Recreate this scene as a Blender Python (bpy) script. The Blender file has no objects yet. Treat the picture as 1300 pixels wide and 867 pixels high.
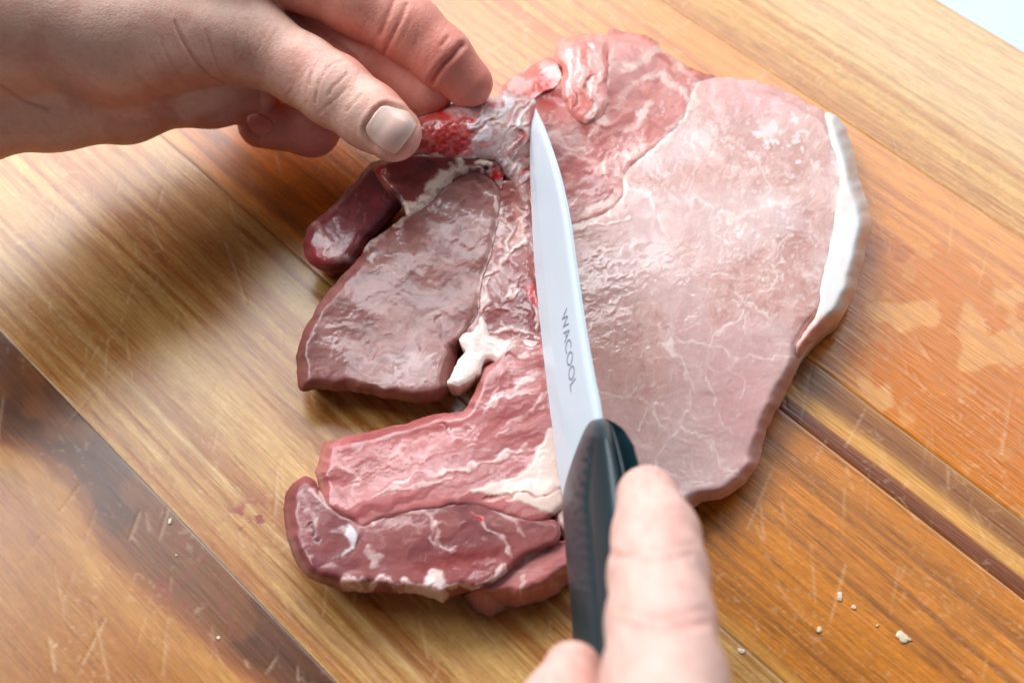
import bpy, math
import numpy as np
from mathutils import Vector, Matrix
from mathutils.bvhtree import BVHTree

SC = bpy.context.scene
COL = SC.collection
MM = 0.001

# ------------------------------------------------------------------ camera
F = 1805.0
TH = math.radians(56.0)
DIST = 380.0
CAM = np.array([0.0, -DIST * math.cos(TH), 15 + DIST * math.sin(TH)])
cam_d = bpy.data.cameras.new("camera")
cam = bpy.data.objects.new("camera", cam_d)
COL.objects.link(cam)
cam.location = Vector(CAM * MM)
cam.rotation_euler = (math.pi / 2 - TH, 0, 0)
cam_d.sensor_width = 36.0
cam_d.lens = 36.0 * F / 1300.0
cam_d.clip_start = 0.01
cam_d.clip_end = 20
cam_d.dof.use_dof = True
cam_d.dof.focus_distance = 0.376
cam_d.dof.aperture_fstop = 11.0
cam_d.dof.aperture_blades = 9
SC.camera = cam

# ------------------------------------------------------------------ world, window light, exposure
W = bpy.data.worlds.new("World")
SC.world = W
W.use_nodes = True
bg = W.node_tree.nodes["Background"]
bg.inputs[0].default_value = (0.86, 0.92, 1.0, 1)
bg.inputs[1].default_value = 0.10


def window_lamp(name, az, el, dist, sx, sy, power, color):
    a, e = math.radians(az), math.radians(el)
    l = bpy.data.lights.new(name, "AREA")
    l.shape = "RECTANGLE"
    l.size, l.size_y = sx, sy
    l.energy = power
    l.color = color
    o = bpy.data.objects.new(name, l)
    COL.objects.link(o)
    p = Vector((math.sin(a) * math.cos(e), math.cos(a) * math.cos(e), math.sin(e))) * dist
    o.location = p
    o.rotation_euler = (-p).to_track_quat("-Z", "Y").to_euler()
    return o


window_lamp("window_light", -19, 43, 1.5, 1.15, 0.85, 26, (0.93, 0.97, 1.0))
window_lamp("side_window_light", -68, 43, 1.5, 0.8, 0.8, 15, (0.97, 0.98, 1.0))
window_lamp("far_window_light", 36, 40, 1.9, 1.2, 0.9, 13, (0.92, 0.97, 1.0))

SC.view_settings.view_transform = "Standard"
SC.view_settings.look = "None"
SC.view_settings.exposure = 0.03
SC.view_settings.gamma = 1.0
SC.render.engine = "CYCLES"
SC.cycles.use_denoising = True
SC.cycles.use_adaptive_sampling = False
SC.cycles.max_bounces = 8
SC.cycles.caustics_reflective = False
SC.cycles.caustics_refractive = False


# ------------------------------------------------------------------ numpy helpers
def at(x, y, z):
    """photograph point (1300 wide) at height z mm -> world mm"""
    x, y, z = np.broadcast_arrays(np.asarray(x, float), np.asarray(y, float), np.asarray(z, float))
    dx = x - 650.0
    dy = F * math.cos(TH) - (y - 433.5) * math.sin(TH)
    dz = -F * math.sin(TH) - (y - 433.5) * math.cos(TH)
    t = (z - CAM[2]) / dz
    return np.stack([CAM[0] + dx * t, CAM[1] + dy * t, CAM[2] + dz * t], -1)


def project(P):
    R = P - CAM
    dep = R[..., 1] * math.cos(TH) - R[..., 2] * math.sin(TH)
    up = R[..., 1] * math.sin(TH) + R[..., 2] * math.cos(TH)
    return 650 + F * R[..., 0] / dep, 433.5 - F * up / dep


def rgb(r, g, b):
    c = np.array([r, g, b], float) / 255.0
    return np.where(c <= 0.04045, c / 12.92, ((c + 0.055) / 1.055) ** 2.4)


def sstep(a, b, x):
    t = np.clip((x - a) / (b - a), 0, 1)
    return t * t * (3 - 2 * t)


_T = np.random.RandomState(7).rand(64, 65536).astype(np.float32)


def vnoise(x, y, seed=0):
    tab = _T[seed % 64]
    xi, yi = np.floor(x).astype(np.int64), np.floor(y).astype(np.int64)
    fx, fy = x - xi, y - yi
    fx = fx * fx * fx * (fx * (fx * 6 - 15) + 10)
    fy = fy * fy * fy * (fy * (fy * 6 - 15) + 10)

    def h(a, b):
        return tab[((a * 73856093) ^ (b * 19349663)) & 65535]
    return (h(xi, yi) * (1 - fx) + h(xi + 1, yi) * fx) * (1 - fy) + (h(xi, yi + 1) * (1 - fx) + h(xi + 1, yi + 1) * fx) * fy


def fbm(x, y, seed=0, oct=4, gain=0.5):
    s, a, n = 0, 1.0, 0
    for k in range(oct):
        s = s + a * vnoise(x * 2.03 ** k + 17.3 * k, y * 2.03 ** k - 9.1 * k, seed + k)
        n += a
        a *= gain
    return s / n          # 0..1


def ridge(x, y, seed=0, oct=3):
    s, a, n = 0, 1.0, 0
    for k in range(oct):
        s = s + a * (1 - np.abs(2 * vnoise(x * 2.1 ** k, y * 2.1 ** k, seed + k) - 1))
        n += a
        a *= 0.45
    return s / n


def rot(x, y, deg):
    a = math.radians(deg)
    return x * math.cos(a) + y * math.sin(a), -x * math.sin(a) + y * math.cos(a)


def seg_dist(X, Y, pts, closed=False, attrs=None):
    """distance to a polyline; attrs: per point values interpolated at the nearest point"""
    P = np.asarray(pts, float)
    Q = np.roll(P, -1, 0) if closed else P[1:]
    A = P if closed else P[:-1]
    n = X.size
    best = np.full(n, 1e9)
    bi = np.zeros(n, int)
    bt = np.zeros(n)
    x, y = X.ravel(), Y.ravel()
    for i in range(len(A)):
        ax, ay = A[i]
        bx, by = Q[i] - A[i]
        L = bx * bx + by * by + 1e-12
        t = np.clip(((x - ax) * bx + (y - ay) * by) / L, 0, 1)
        d = (x - ax - t * bx) ** 2 + (y - ay - t * by) ** 2
        m = d < best
        best[m] = d[m]
        bi[m] = i
        bt[m] = t[m]
    d = np.sqrt(best).reshape(X.shape)
    if attrs is None:
        return d
    att = np.asarray(attrs, float)
    B = np.roll(att, -1, 0) if closed else att[1:]
    v = att[bi] * (1 - bt[:, None]) + B[bi] * bt[:, None]
    near = A[bi] + (Q[bi] - A[bi]) * bt[:, None]
    return d, v.reshape(X.shape + (att.shape[1],)), near.reshape(X.shape + (2,))


def inside(X, Y, poly):
    P = np.asarray(poly, float)
    r = np.zeros(X.shape, bool)
    j = len(P) - 1
    for i in range(len(P)):
        xi, yi = P[i]
        xj, yj = P[j]
        if yi != yj:
            c = ((yi > Y) != (yj > Y)) & (X < (xj - xi) * (Y - yi) / (yj - yi) + xi)
            r ^= c
        j = i
    return r


def catmull(pts, step=4.0, closed=True):
    """smooth resampling; pts rows may carry attributes behind x, y"""
    P = np.asarray(pts, float)
    n = len(P)
    out = []
    for i in range(n if closed else n - 1):
        if closed:
            p0, p1, p2, p3 = P[i - 1], P[i], P[(i + 1) % n], P[(i + 2) % n]
        else:
            p0, p1, p2, p3 = P[max(i - 1, 0)], P[i], P[i + 1], P[min(i + 2, n - 1)]
        m = max(1, int(np.hypot(*(p2 - p1)[:2]) / step))
        for k in range(m):
            t = k / m
            q = 0.5 * ((2 * p1) + (p2 - p0) * t + (2 * p0 - 5 * p1 + 4 * p2 - p3) * t * t + (3 * p1 - p0 - 3 * p2 + p3) * t ** 3)
            q[2:] = (p1 * (1 - t) + p2 * t)[2:]
            out.append(q)
    if not closed:
        out.append(P[-1])
    return np.array(out)


def blur(Z, M, n):
    """masked box blur of a grid, n passes"""
    for _ in range(n):
        s = np.zeros_like(Z)
        w = np.zeros_like(Z)
        Zm = np.where(M, Z, 0)
        m = M.astype(float)
        for dy in (-1, 0, 1):
            for dx in (-1, 0, 1):
                s += np.roll(np.roll(Zm, dy, 0), dx, 1)
                w += np.roll(np.roll(m, dy, 0), dx, 1)
        Z = np.where(M, s / np.maximum(w, 1e-9), Z)
    return Z


# ------------------------------------------------------------------ mesh helpers
def mk_mesh(name, V, Fc, attrs=None, smooth=True):
    """V in mm (n,3); Fc list of arrays (m,3) or (m,4); attrs: name -> (n,3) colour or (n,) value"""
    me = bpy.data.meshes.new(name)
    V = np.asarray(V, np.float32) * MM
    Fs = Fc if isinstance(Fc, list) else [Fc]
    Fs = [np.asarray(f, np.int32) for f in Fs if len(f)]
    me.vertices.add(len(V))
    me.vertices.foreach_set("co", V.ravel())
    tot = np.concatenate([np.full(len(f), f.shape[1], np.int32) for f in Fs])
    idx = np.concatenate([f.ravel() for f in Fs])
    me.loops.add(len(idx))
    me.loops.foreach_set("vertex_index", idx)
    me.polygons.add(len(tot))
    me.polygons.foreach_set("loop_start", np.concatenate([[0], np.cumsum(tot)[:-1]]).astype(np.int32))
    me.polygons.foreach_set("use_smooth", np.full(len(tot), smooth))
    me.update(calc_edges=True)
    for k, a in (attrs or {}).items():
        a = np.asarray(a, np.float32)
        if a.ndim == 2:
            at_ = me.attributes.new(k, "FLOAT_COLOR", "POINT")
            at_.data.foreach_set("color", np.concatenate([a, np.ones((len(a), 1), np.float32)], 1).ravel())
        else:
            at_ = me.attributes.new(k, "FLOAT", "POINT")
            at_.data.foreach_set("value", a.ravel())
    me.validate()
    return me


def obj(name, me, mat, parent=None):
    o = bpy.data.objects.new(name, me)
    COL.objects.link(o)
    if mat and not me.materials:
        me.materials.append(mat)
    if parent:
        o.parent = parent
    return o


def empty(name, loc=(0, 0, 0)):
    o = bpy.data.objects.new(name, None)
    COL.objects.link(o)
    o.location = Vector(loc) * MM
    o.empty_display_size = 0.01
    return o


def tag(o, label, cat, group=None):
    o["label"], o["category"] = label, cat
    if group:
        o["group"] = group
    return o


def loft(rings, closed=True, cap=True):
    """rings (k,n,3) -> V, faces"""
    R = np.asarray(rings, float)
    k, n, _ = R.shape
    i = np.arange(k * n).reshape(k, n)
    j = np.roll(i, -1, 1) if closed else i[:, 1:]
    a = i if closed else i[:, :-1]
    q = np.stack([a[:-1], j[:-1], j[1:], a[1:]], -1).reshape(-1, 4)
    V = R.reshape(-1, 3)
    fs = [q]
    if cap and closed:
        V = np.concatenate([V, R[0].mean(0)[None], R[-1].mean(0)[None]])
        c0, c1 = k * n, k * n + 1
        t0 = np.stack([np.full(n, c0), j[0], i[0]], -1)
        t1 = np.stack([np.full(n, c1), i[-1], j[-1]], -1)
        fs.append(np.concatenate([t0, t1]))
    return V, fs


# ------------------------------------------------------------------ materials
def new_mat(name):
    m = bpy.data.materials.new(name)
    m.use_nodes = True
    nt = m.node_tree
    b = nt.nodes["Principled BSDF"]
    return m, nt, b


def N(nt, t, **kw):
    n = nt.nodes.new(t)
    for k, v in kw.items():
        setattr(n, k, v)
    return n


def attr_col(nt, b, name="Col"):
    a = N(nt, "ShaderNodeAttribute", attribute_name=name)
    nt.links.new(a.outputs["Color"], b.inputs["Base Color"])
    return a


def bump_noise(nt, b, scales, dist, strength=1.0, detail=3):
    """scales: list of (scale, weight) summed into one bump"""
    tc = N(nt, "ShaderNodeTexCoord")
    last = None
    for s, w in scales:
        no = N(nt, "ShaderNodeTexNoise")
        no.inputs["Scale"].default_value = s
        no.inputs["Detail"].default_value = detail
        nt.links.new(tc.outputs["Object"], no.inputs["Vector"])
        mu = N(nt, "ShaderNodeMath", operation="MULTIPLY")
        mu.inputs[1].default_value = w
        nt.links.new(no.outputs["Fac"], mu.inputs[0])
        if last is not None:
            ad = N(nt, "ShaderNodeMath", operation="ADD")
            nt.links.new(last, ad.inputs[0])
            nt.links.new(mu.outputs[0], ad.inputs[1])
            last = ad.outputs[0]
        else:
            last = mu.outputs[0]
    bp = N(nt, "ShaderNodeBump")
    bp.inputs["Strength"].default_value = strength
    bp.inputs["Distance"].default_value = dist
    nt.links.new(last, bp.inputs["Height"])
    nt.links.new(bp.outputs["Normal"], b.inputs["Normal"])
    return bp


def meat_material():
    m, nt, b = new_mat("raw_meat")
    attr_col(nt, b)
    r = N(nt, "ShaderNodeAttribute", attribute_name="rough")
    nt.links.new(r.outputs["Fac"], b.inputs["Roughness"])
    b.inputs["Subsurface Weight"].default_value = 0.35
    b.inputs["Subsurface Radius"].default_value = (1.0, 0.32, 0.22)
    b.inputs["Subsurface Scale"].default_value = 0.003
    b.inputs["IOR"].default_value = 1.42
    b.inputs["Specular IOR Level"].default_value = 0.35
    w = N(nt, "ShaderNodeAttribute", attribute_name="wet")
    nt.links.new(w.outputs["Fac"], b.inputs["Coat Weight"])
    b.inputs["Coat Roughness"].default_value = 0.09
    b.inputs["Coat IOR"].default_value = 1.55
    bp = bump_noise(nt, b, [(900, 0.5), (2600, 0.35)], 0.00010, 0.6)
    tc = N(nt, "ShaderNodeTexCoord")
    no = N(nt, "ShaderNodeTexNoise")      # beads of moisture: a rougher film than the meat below
    no.inputs["Scale"].default_value = 1250
    no.inputs["Detail"].default_value = 2.5
    nt.links.new(tc.outputs["Object"], no.inputs["Vector"])
    b2 = N(nt, "ShaderNodeBump")
    b2.inputs["Strength"].default_value = 1.0
    b2.inputs["Distance"].default_value = 0.00004
    nt.links.new(no.outputs["Fac"], b2.inputs["Height"])
    nt.links.new(b2.outputs["Normal"], b.inputs["Coat Normal"])
    return m


def skin_material():
    m, nt, b = new_mat("skin")
    attr_col(nt, b)
    b.inputs["Roughness"].default_value = 0.47
    b.inputs["Subsurface Weight"].default_value = 0.35
    b.inputs["Subsurface Radius"].default_value = (1.0, 0.36, 0.2)
    b.inputs["Subsurface Scale"].default_value = 0.0028
    tc = N(nt, "ShaderNodeTexCoord")
    vo = N(nt, "ShaderNodeTexVoronoi", feature="DISTANCE_TO_EDGE")
    vo.inputs["Scale"].default_value = 950
    nt.links.new(tc.outputs["Object"], vo.inputs["Vector"])
    no = N(nt, "ShaderNodeTexNoise")
    no.inputs["Scale"].default_value = 700
    no.inputs["Detail"].default_value = 4
    nt.links.new(tc.outputs["Object"], no.inputs["Vector"])
    mr = N(nt, "ShaderNodeMapRange")
    mr.inputs["From Max"].default_value = 0.25
    nt.links.new(vo.outputs["Distance"], mr.inputs["Value"])
    ad = N(nt, "ShaderNodeMath", operation="MULTIPLY_ADD")
    ad.inputs[1].default_value = 0.35
    nt.links.new(mr.outputs[0], ad.inputs[0])
    nt.links.new(no.outputs["Fac"], ad.inputs[2])
    bp = N(nt, "ShaderNodeBump")
    bp.inputs["Strength"].default_value = 0.55
    bp.inputs["Distance"].default_value = 0.00017
    nt.links.new(ad.outputs[0], bp.inputs["Height"])
    nt.links.new(bp.outputs["Normal"], b.inputs["Normal"])
    return m


def nail_material():
    m, nt, b = new_mat("nail")
    attr_col(nt, b)
    b.inputs["Roughness"].default_value = 0.2
    b.inputs["Subsurface Weight"].default_value = 0.2
    b.inputs["Subsurface Radius"].default_value = (1.0, 0.5, 0.4)
    b.inputs["Subsurface Scale"].default_value = 0.0012
    return m


def wood_material():
    m, nt, b = new_mat("maple_wood")
    tc = N(nt, "ShaderNodeTexCoord")
    mp = N(nt, "ShaderNodeMapping")
    mp.inputs["Scale"].default_value = (110, 1700, 300)   # x runs along the grain
    nt.links.new(tc.outputs["Object"], mp.inputs["Vector"])
    no = N(nt, "ShaderNodeTexNoise")
    no.inputs["Scale"].default_value = 1.0
    no.inputs["Detail"].default_value = 4
    nt.links.new(mp.outputs[0], no.inputs["Vector"])
    a = N(nt, "ShaderNodeAttribute", attribute_name="Col")
    hs = N(nt, "ShaderNodeMix", data_type="RGBA", blend_type="MULTIPLY")
    cr = N(nt, "ShaderNodeValToRGB")
    cr.color_ramp.elements[0].position = 0.3
    cr.color_ramp.elements[0].color = (0.66, 0.57, 0.48, 1)
    cr.color_ramp.elements[1].position = 0.62
    cr.color_ramp.elements[1].color = (1.06, 1.06, 1.06, 1)
    nt.links.new(no.outputs["Fac"], cr.inputs[0])
    hs.inputs["Factor"].default_value = 0.75
    nt.links.new(a.outputs["Color"], hs.inputs["A"])
    nt.links.new(cr.outputs["Color"], hs.inputs["B"])
    nt.links.new(hs.outputs["Result"], b.inputs["Base Color"])
    r = N(nt, "ShaderNodeAttribute", attribute_name="rough")
    nt.links.new(r.outputs["Fac"], b.inputs["Roughness"])
    b.inputs["IOR"].default_value = 1.5
    b.inputs["Specular IOR Level"].default_value = 0.55
    bp = N(nt, "ShaderNodeBump")
    bp.inputs["Strength"].default_value = 0.5
    bp.inputs["Distance"].default_value = 0.00012
    nt.links.new(no.outputs["Fac"], bp.inputs["Height"])
    nt.links.new(bp.outputs["Normal"], b.inputs["Normal"])
    return m


def plain(name, col, rough, **kw):
    m, nt, b = new_mat(name)
    b.inputs["Base Color"].default_value = (*col, 1)
    b.inputs["Roughness"].default_value = rough
    for k, v in kw.items():
        b.inputs[k].default_value = v
    return m, nt, b


MEAT, SKIN, NAIL, WOOD = meat_material(), skin_material(), nail_material(), wood_material()
CERAMIC, _nt, _b = plain("white_ceramic", rgb(206, 218, 228), 0.2)
bump_noise(_nt, _b, [(300, 0.5)], 0.00003, 0.3)
RUBBER, _nt, _b = plain("black_rubber", rgb(17, 46, 54), 0.36)
bump_noise(_nt, _b, [(3000, 0.6)], 0.0001, 0.4)
PRINT, _nt, _b = plain("grey_print", rgb(128, 136, 152), 0.4)
TABLE, _nt, _b = plain("white_table", rgb(200, 214, 228), 0.45)
bump_noise(_nt, _b, [(60, 0.5)], 0.0004, 0.2)
CRUMB, _nt, _b = plain("fat_crumb", rgb(230, 206, 178), 0.4)
_b.inputs["Subsurface Weight"].default_value = 0.3
_b.inputs["Subsurface Scale"].default_value = 0.002
bump_noise(_nt, _b, [(1500, 0.5)], 0.0003, 0.6)

# ------------------------------------------------------------------ table top
tv = np.array([[-1400, -700, 0], [1400, -700, 0], [1400, 1500, 0], [-1400, 1500, 0]], float)
tv[:, 2] = -32
tbl = np.concatenate([tv, tv - [0, 0, 25]])
t_o = obj("table_top", mk_mesh("table_top", tbl, [np.array([[0, 1, 2, 3], [7, 6, 5, 4], [0, 4, 5, 1], [1, 5, 6, 2], [2, 6, 7, 3], [3, 7, 4, 0]])], smooth=False), TABLE)
t_o["kind"] = "structure"

# ------------------------------------------------------------------ cutting board
EU = np.array([-0.70434, 0.70987])      # along the grain
EV = np.array([0.70987, 0.70434])       # across
board = empty("cutting_board", (0, 0, -30))
board.rotation_euler = (0, 0, math.atan2(EU[1], EU[0]))
tag(board, "wooden cutting board of glued planks, wet orange patch on the right", "cutting board")
bpy.context.view_layer.update()
BM = np.array(board.matrix_world)
EV_L = -1.0       # local y runs against EV (right handed frame)

LIGHT, MIDW, DARK = rgb(212, 166, 98), rgb(170, 104, 42), rgb(84, 44, 22)
ORANGE, DEEP = rgb(214, 132, 44), rgb(172, 82, 14)
SEAMS = [-215, -150.5, -92.6, -16.0, 43.2, 61.5, 139.6, 207]
rs = np.random.RandomState(3)
SCR = []
for k in range(240):     # knife scars, two loose families of direction
    px, py = rs.uniform(0, 1300), rs.uniform(150, 867)
    c = at(px, py, 0)[:2]
    a = math.radians(rs.choice([72, 84, 100, 118]) + rs.normal(0, 10))
    L = rs.uniform(4, 26)
    dxy = np.array([math.cos(a), math.sin(a)]) * L / 2
    SCR.append((c - dxy, c + dxy, rs.uniform(0.3, 0.5), rs.uniform(0.3, 0.95)))


def wood_paint(u, v, x, y, px, py, k):
    """albedo, roughness, height of a plank at board coordinates u, v (mm)"""
    vv = v + 1.6 * (fbm(u * 0.012, v * 0.05, 11) - 0.5) * 2
    str1 = fbm(u * 0.006 + 31 * k, vv * 0.55, 5 + k, 3)
    str2 = fbm(u * 0.02, vv * 1.9, 9 + k, 2)
    slow = fbm(u * 0.008, v * 0.04, 21 + k, 3)
    base = [LIGHT * 0.8, rgb(176, 116, 48), LIGHT * .96, ORANGE * 0.98, MIDW, ORANGE * 1.05, LIGHT * 1.04][k]
    dk = [MIDW, MIDW, MIDW * 1.0, MIDW * 0.86, DARK * 1.5, DEEP * 1.1, MIDW * 1.2][k]
    c = base + (dk - base) * (np.clip((str1 - 0.42) * 3.2, 0, 1) * 0.85 + np.clip((str2 - 0.5) * 2, 0, 1) * 0.35 * (0.4 + slow))[..., None]
    c = c * (0.9 + 0.24 * slow)[..., None]
    rough = 0.26 + 0.10 * (slow - 0.5) + 0.06 * (str2 - 0.5)
    h = -0.05 * str2

    def mixc(m, col):
        nonlocal c
        c = c + (col - c) * np.clip(m, 0, 1)[..., None]
    pores = sstep(.66, .8, vnoise(u * .16 + 40 * k, vv * 2.1, 52)) * sstep(.35, .6, str1)
    mixc(pores * .5, dk * .7)
    fine = vnoise(u * 1.1, vv * 3.1, 53)
    c = c * (1 + .22 * (fine - .5) + .16 * (vnoise(x * 2.6, y * 2.6, 54) - .5))[..., None]
    if k == 1:      # heartwood band along the seam, wavy inner side
        wv = np.interp(u, [-60, -20, -1, 21, 38, 49, 67, 80, 120], [-101, -105.5, -109, -111, -110.4, -108.4, -108, -113, -118]) + 2.5 * (fbm(u * 0.05, 0 * v, 40, 2) - 0.5) * 2
        wv2 = wv + 2.4 * (fbm(u * 0.05, v * 0.1, 41) - .5)
        m = sstep(-1.5, 4.5, v - wv2)
        mixc(m * 0.92, DARK * (0.85 + 0.6 * str2[..., None]))
        mixc(np.exp(-((v - wv2 - 1.0) / 1.6) ** 2) * 0.75, rgb(130, 62, 20))
        mixc(np.exp(-((v - wv2 + 5.0) / 3.5) ** 2) * 0.4, rgb(224, 170, 92))
        mixc(np.exp(-((v - wv2 - 9) / 1.6) ** 2) * 0.4, rgb(60, 34, 22))
    if k == 4:      # narrow strip of dark and light bands
        prof = np.interp(v + 0.8 * (fbm(u * 0.02, v * .1, 44) - .5), [43.2, 44.5, 47.5, 48.4, 51.5, 53.0, 56.0, 58.5, 61.5],
                         [0.75, 0.9, 0.8, 0.1, 0.05, 0.55, 0.75, 0.7, 0.5])
        c = rgb(222, 160, 78) * (0.85 + 0.3 * str2[..., None])
        mixc(np.minimum(prof * 1.15, 1), rgb(118, 54, 10) * (0.7 + 0.6 * str2[..., None]))
    if k == 2:      # brown streaks beside the heartwood and through the plank
        for v0, w, o in [(-88, 1.2, .3), (-80, 2.0, .45), (-75, .9, .55), (-67, 2.6, .35), (-58, 1.0, .4), (-49, 2.2, .3), (-40, 1.2, .3), (-30, 3, .25)]:
            mixc(np.exp(-((vv - v0) / w) ** 2) * o * (0.4 + slow), rgb(166, 104, 48))
        mixc(np.exp(-((vv + 77.6) / 0.9) ** 2) * .5 + np.exp(-((vv + 85) / 1.2) ** 2) * .3, rgb(232, 200, 140))
    if k == 3:
        mixc(np.exp(-((vv + 14.5) / 2.2) ** 2) * .4, rgb(236, 186, 100))
    if k == 5:
        mixc(sstep(70, 61, v) * 0.3, rgb(232, 176, 92))
        mixc(sstep(100, 139, v) * 0.4, rgb(226, 168, 108))
    if k == 6:
        for v0, w, o in [(155, .5, .55), (146, 3, .25), (168, 2, .2), (186, 2.4, .2), (177, .8, .3)]:
            mixc(np.exp(-((vv - v0) / w) ** 2) * o, rgb(176, 124, 70))
        mixc(sstep(152, 175, v) * .45, rgb(226, 200, 162))
    # wet patch right of the chop
    wx, wy = px + 26 * (fbm(px * .02, py * .02, 50) - .5) * 2, py + 26 * (fbm(px * .02, py * .02, 55) - .5) * 2
    if k == 5:
        patch = inside(wx, wy, [(1085, 338), (1180, 318), (1245, 352), (1330, 402), (1330, 800), (1180, 640), (1100, 520), (1060, 445)])
        isl = sstep(.56, .68, fbm(px * .017 + 3, py * .02, 60, 3))
        isl = np.maximum(isl, sstep(.62, .72, fbm(px * .04, py * .04, 66, 3)) * .6)
        m = patch * (1 - .95 * isl)
        mixc(patch * isl * .45, rgb(230, 176, 112))
        mixc(m * .82, rgb(204, 114, 12) * (.78 + .4 * str1[..., None]))
        rough = rough - .10 * m
    else:
        m = 0 * px
    stain = sstep(.60, .66, fbm(px * .008, py * .009, 70, 3)) * (k in (1, 2, 3))
    mixc(stain * .28, rgb(168, 104, 42))
    # blood smears by the belly end, flecks on the dark wood
    fl = fbm(px * .085, py * .085, 75, 3)
    sm = sstep(.575, .61, fl) * np.exp(-(((px - 322) / 38) ** 2 + ((py - 657) / 24) ** 2) ** 1.3)
    sm = np.maximum(sm, sstep(.65, .69, fl) * .4 * np.exp(-(((px - 240) / 90) ** 2 + ((py - 750) / 90) ** 2)))
    mixc(sm * .95, rgb(146, 16, 4))
    rough = rough + .15 * sm
    # scars
    sc = np.zeros_like(px)
    for a, b, w, o in SCR:
        mx, my = (a + b) / 2
        R = np.hypot(*(b - a)) / 2 + 1
        s = (np.abs(x - mx) < R) & (np.abs(y - my) < R)
        if s.any():
            d = seg_dist(x[s], y[s], [a, b])
            sc[s] = np.maximum(sc[s], np.clip(1 - d / w, 0, 1) * o)
    sc *= sstep(.35, .6, fbm(px * .03, py * .03, 80))
    mixc(sc * .42, rgb(240, 206, 158))
    h = h - .12 * sc
    rough = rough + .15 * sc
    # dried specks
    sp = sstep(.80, .86, vnoise(px * .21, py * .21, 33)) * sstep(.5, .62, fbm(px * .012, py * .012, 85))
    mixc(sp * .15, rgb(240, 216, 180))
    return c, np.clip(rough, .16, .7), h


for k in range(len(SEAMS) - 1):
    v0, v1 = SEAMS[k], SEAMS[k + 1]
    gap = 0.03
    # window of u that the photograph shows for this plank
    cor = []
    for vv_ in (v0, v1):
        for uu_ in np.arange(-260, 320, 4.0):
            p = EU * uu_ + EV * vv_
            qx, qy = project(np.array([p[0], p[1], 0.0]))
            if -40 < qx < 1340 and -40 < qy < 910:
                cor.append(uu_)
    lo, hi = (min(cor), max(cor)) if cor else (0, 10)
    us = np.concatenate([np.arange(-250, lo, 6.0), np.arange(lo, hi, 0.5), np.arange(hi, 312, 6.0)])
    vs = np.concatenate([[v0 + gap, v0 + gap + .12], np.arange(v0 + .35, v1 - .3, 0.42), [v1 - gap - .12, v1 - gap]])
    if v1 == 207:       # rounded outer edge of the board
        vs = vs[vs < 203.2]
        vs = np.concatenate([vs, 203.2 + 3.8 * np.sin(np.linspace(0, np.pi / 2, 10))])
    U, Vv = np.meshgrid(us, vs, indexing="ij")
    x, y = U * EU[0] + Vv * EV[0], U * EU[1] + Vv * EV[1]
    px, py = project(np.stack([x, y, 0 * x], -1))
    c, r, h = wood_paint(U, Vv, x, y, px, py, k)
    e = np.minimum(Vv - v0, v1 - Vv)
    z = h - 0.12 * sstep(.4, .05, e) + 0.03 * ((k * 7) % 3 - 1)
    c = c * (1 - 0.22 * sstep(.5, .1, e))[..., None]
    if v1 == 207:
        z = z - np.where(Vv > 203.2, 3.8 - np.sqrt(np.maximum(3.8 ** 2 - (Vv - 203.2) ** 2, 0)), 0)
    top = np.stack([U, -Vv, z + 30], -1)
    nu, nv = U.shape
    idx = np.arange(nu * nv).reshape(nu, nv)
    q = np.stack([idx[:-1, :-1], idx[:-1, 1:], idx[1:, 1:], idx[1:, :-1]], -1).reshape(-1, 4)
    V = top.reshape(-1, 3)
    border = np.concatenate([idx[:, 0], idx[-1, 1:], idx[-2::-1, -1], idx[0, -2:0:-1]])
    low = V[border].copy()
    low[:, 2] = 0
    m = len(border)
    li = np.arange(m) + nu * nv
    nb, nl = np.roll(border, -1), np.roll(li, -1)
    qs = np.stack([border, nb, nl, li], -1)[:, ::-1]
    V = np.concatenate([V, low])
    cc = np.concatenate([c.reshape(-1, 3), c.reshape(-1, 3)[border]])
    rr = np.concatenate([r.ravel(), r.ravel()[border]])
    obj("plank", mk_mesh("plank", V, [q[:, ::-1], qs[:, ::-1]], {"Col": cc, "rough": rr}), WOOD, board)

# ------------------------------------------------------------------ pork chop
chop = empty("pork_chop", (10, 5, 0))
tag(chop, "raw bone-in pork chop with pale loin, dark tenderloin and belly strip", "meat")
CH_OFF = np.array([10, 5, 0.0])


def g2(X, Y, x, y, sx, sy, deg=0):
    a, b = rot(X - x, Y - y, deg)
    return np.exp(-(a / sx) ** 2 - (b / sy) ** 2)


def Z0(X, Y):
    """height of the cut face above the board, mm: lifted where the fingers hold the bone"""
    z = 14 + 14 * g2(X, Y, 575, 150, 115, 66) + 4.5 * g2(X, Y, 740, 80, 70, 60) + 1.5 * g2(X, Y, 900, 330, 170, 150)
    z = z - 4.5 * g2(X, Y, 940, 590, 130, 110, -60) - 2.0 * g2(X, Y, 400, 480, 60, 60) + 2.5 * g2(X, Y, 540, 490, 60, 40) + 1.0 * g2(X, Y, 560, 640, 150, 60)
    return z


#        height of the rim and width (photo px) over which the top rounds down to it
EDGE = {"S": (None, -1.1, 8), "s": (None, -0.35, 5), "n": (None, -0.2, 4), "B": (None, -4.0, 12), "F": (None, -6.0, 17), "f": (None, -5.0, 18),
        "W": (6.0, 0, 17), "T": (None, -3.0, 10), "L": (1.2, 0, 26), "C": (None, -5.5, 16)}


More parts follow.
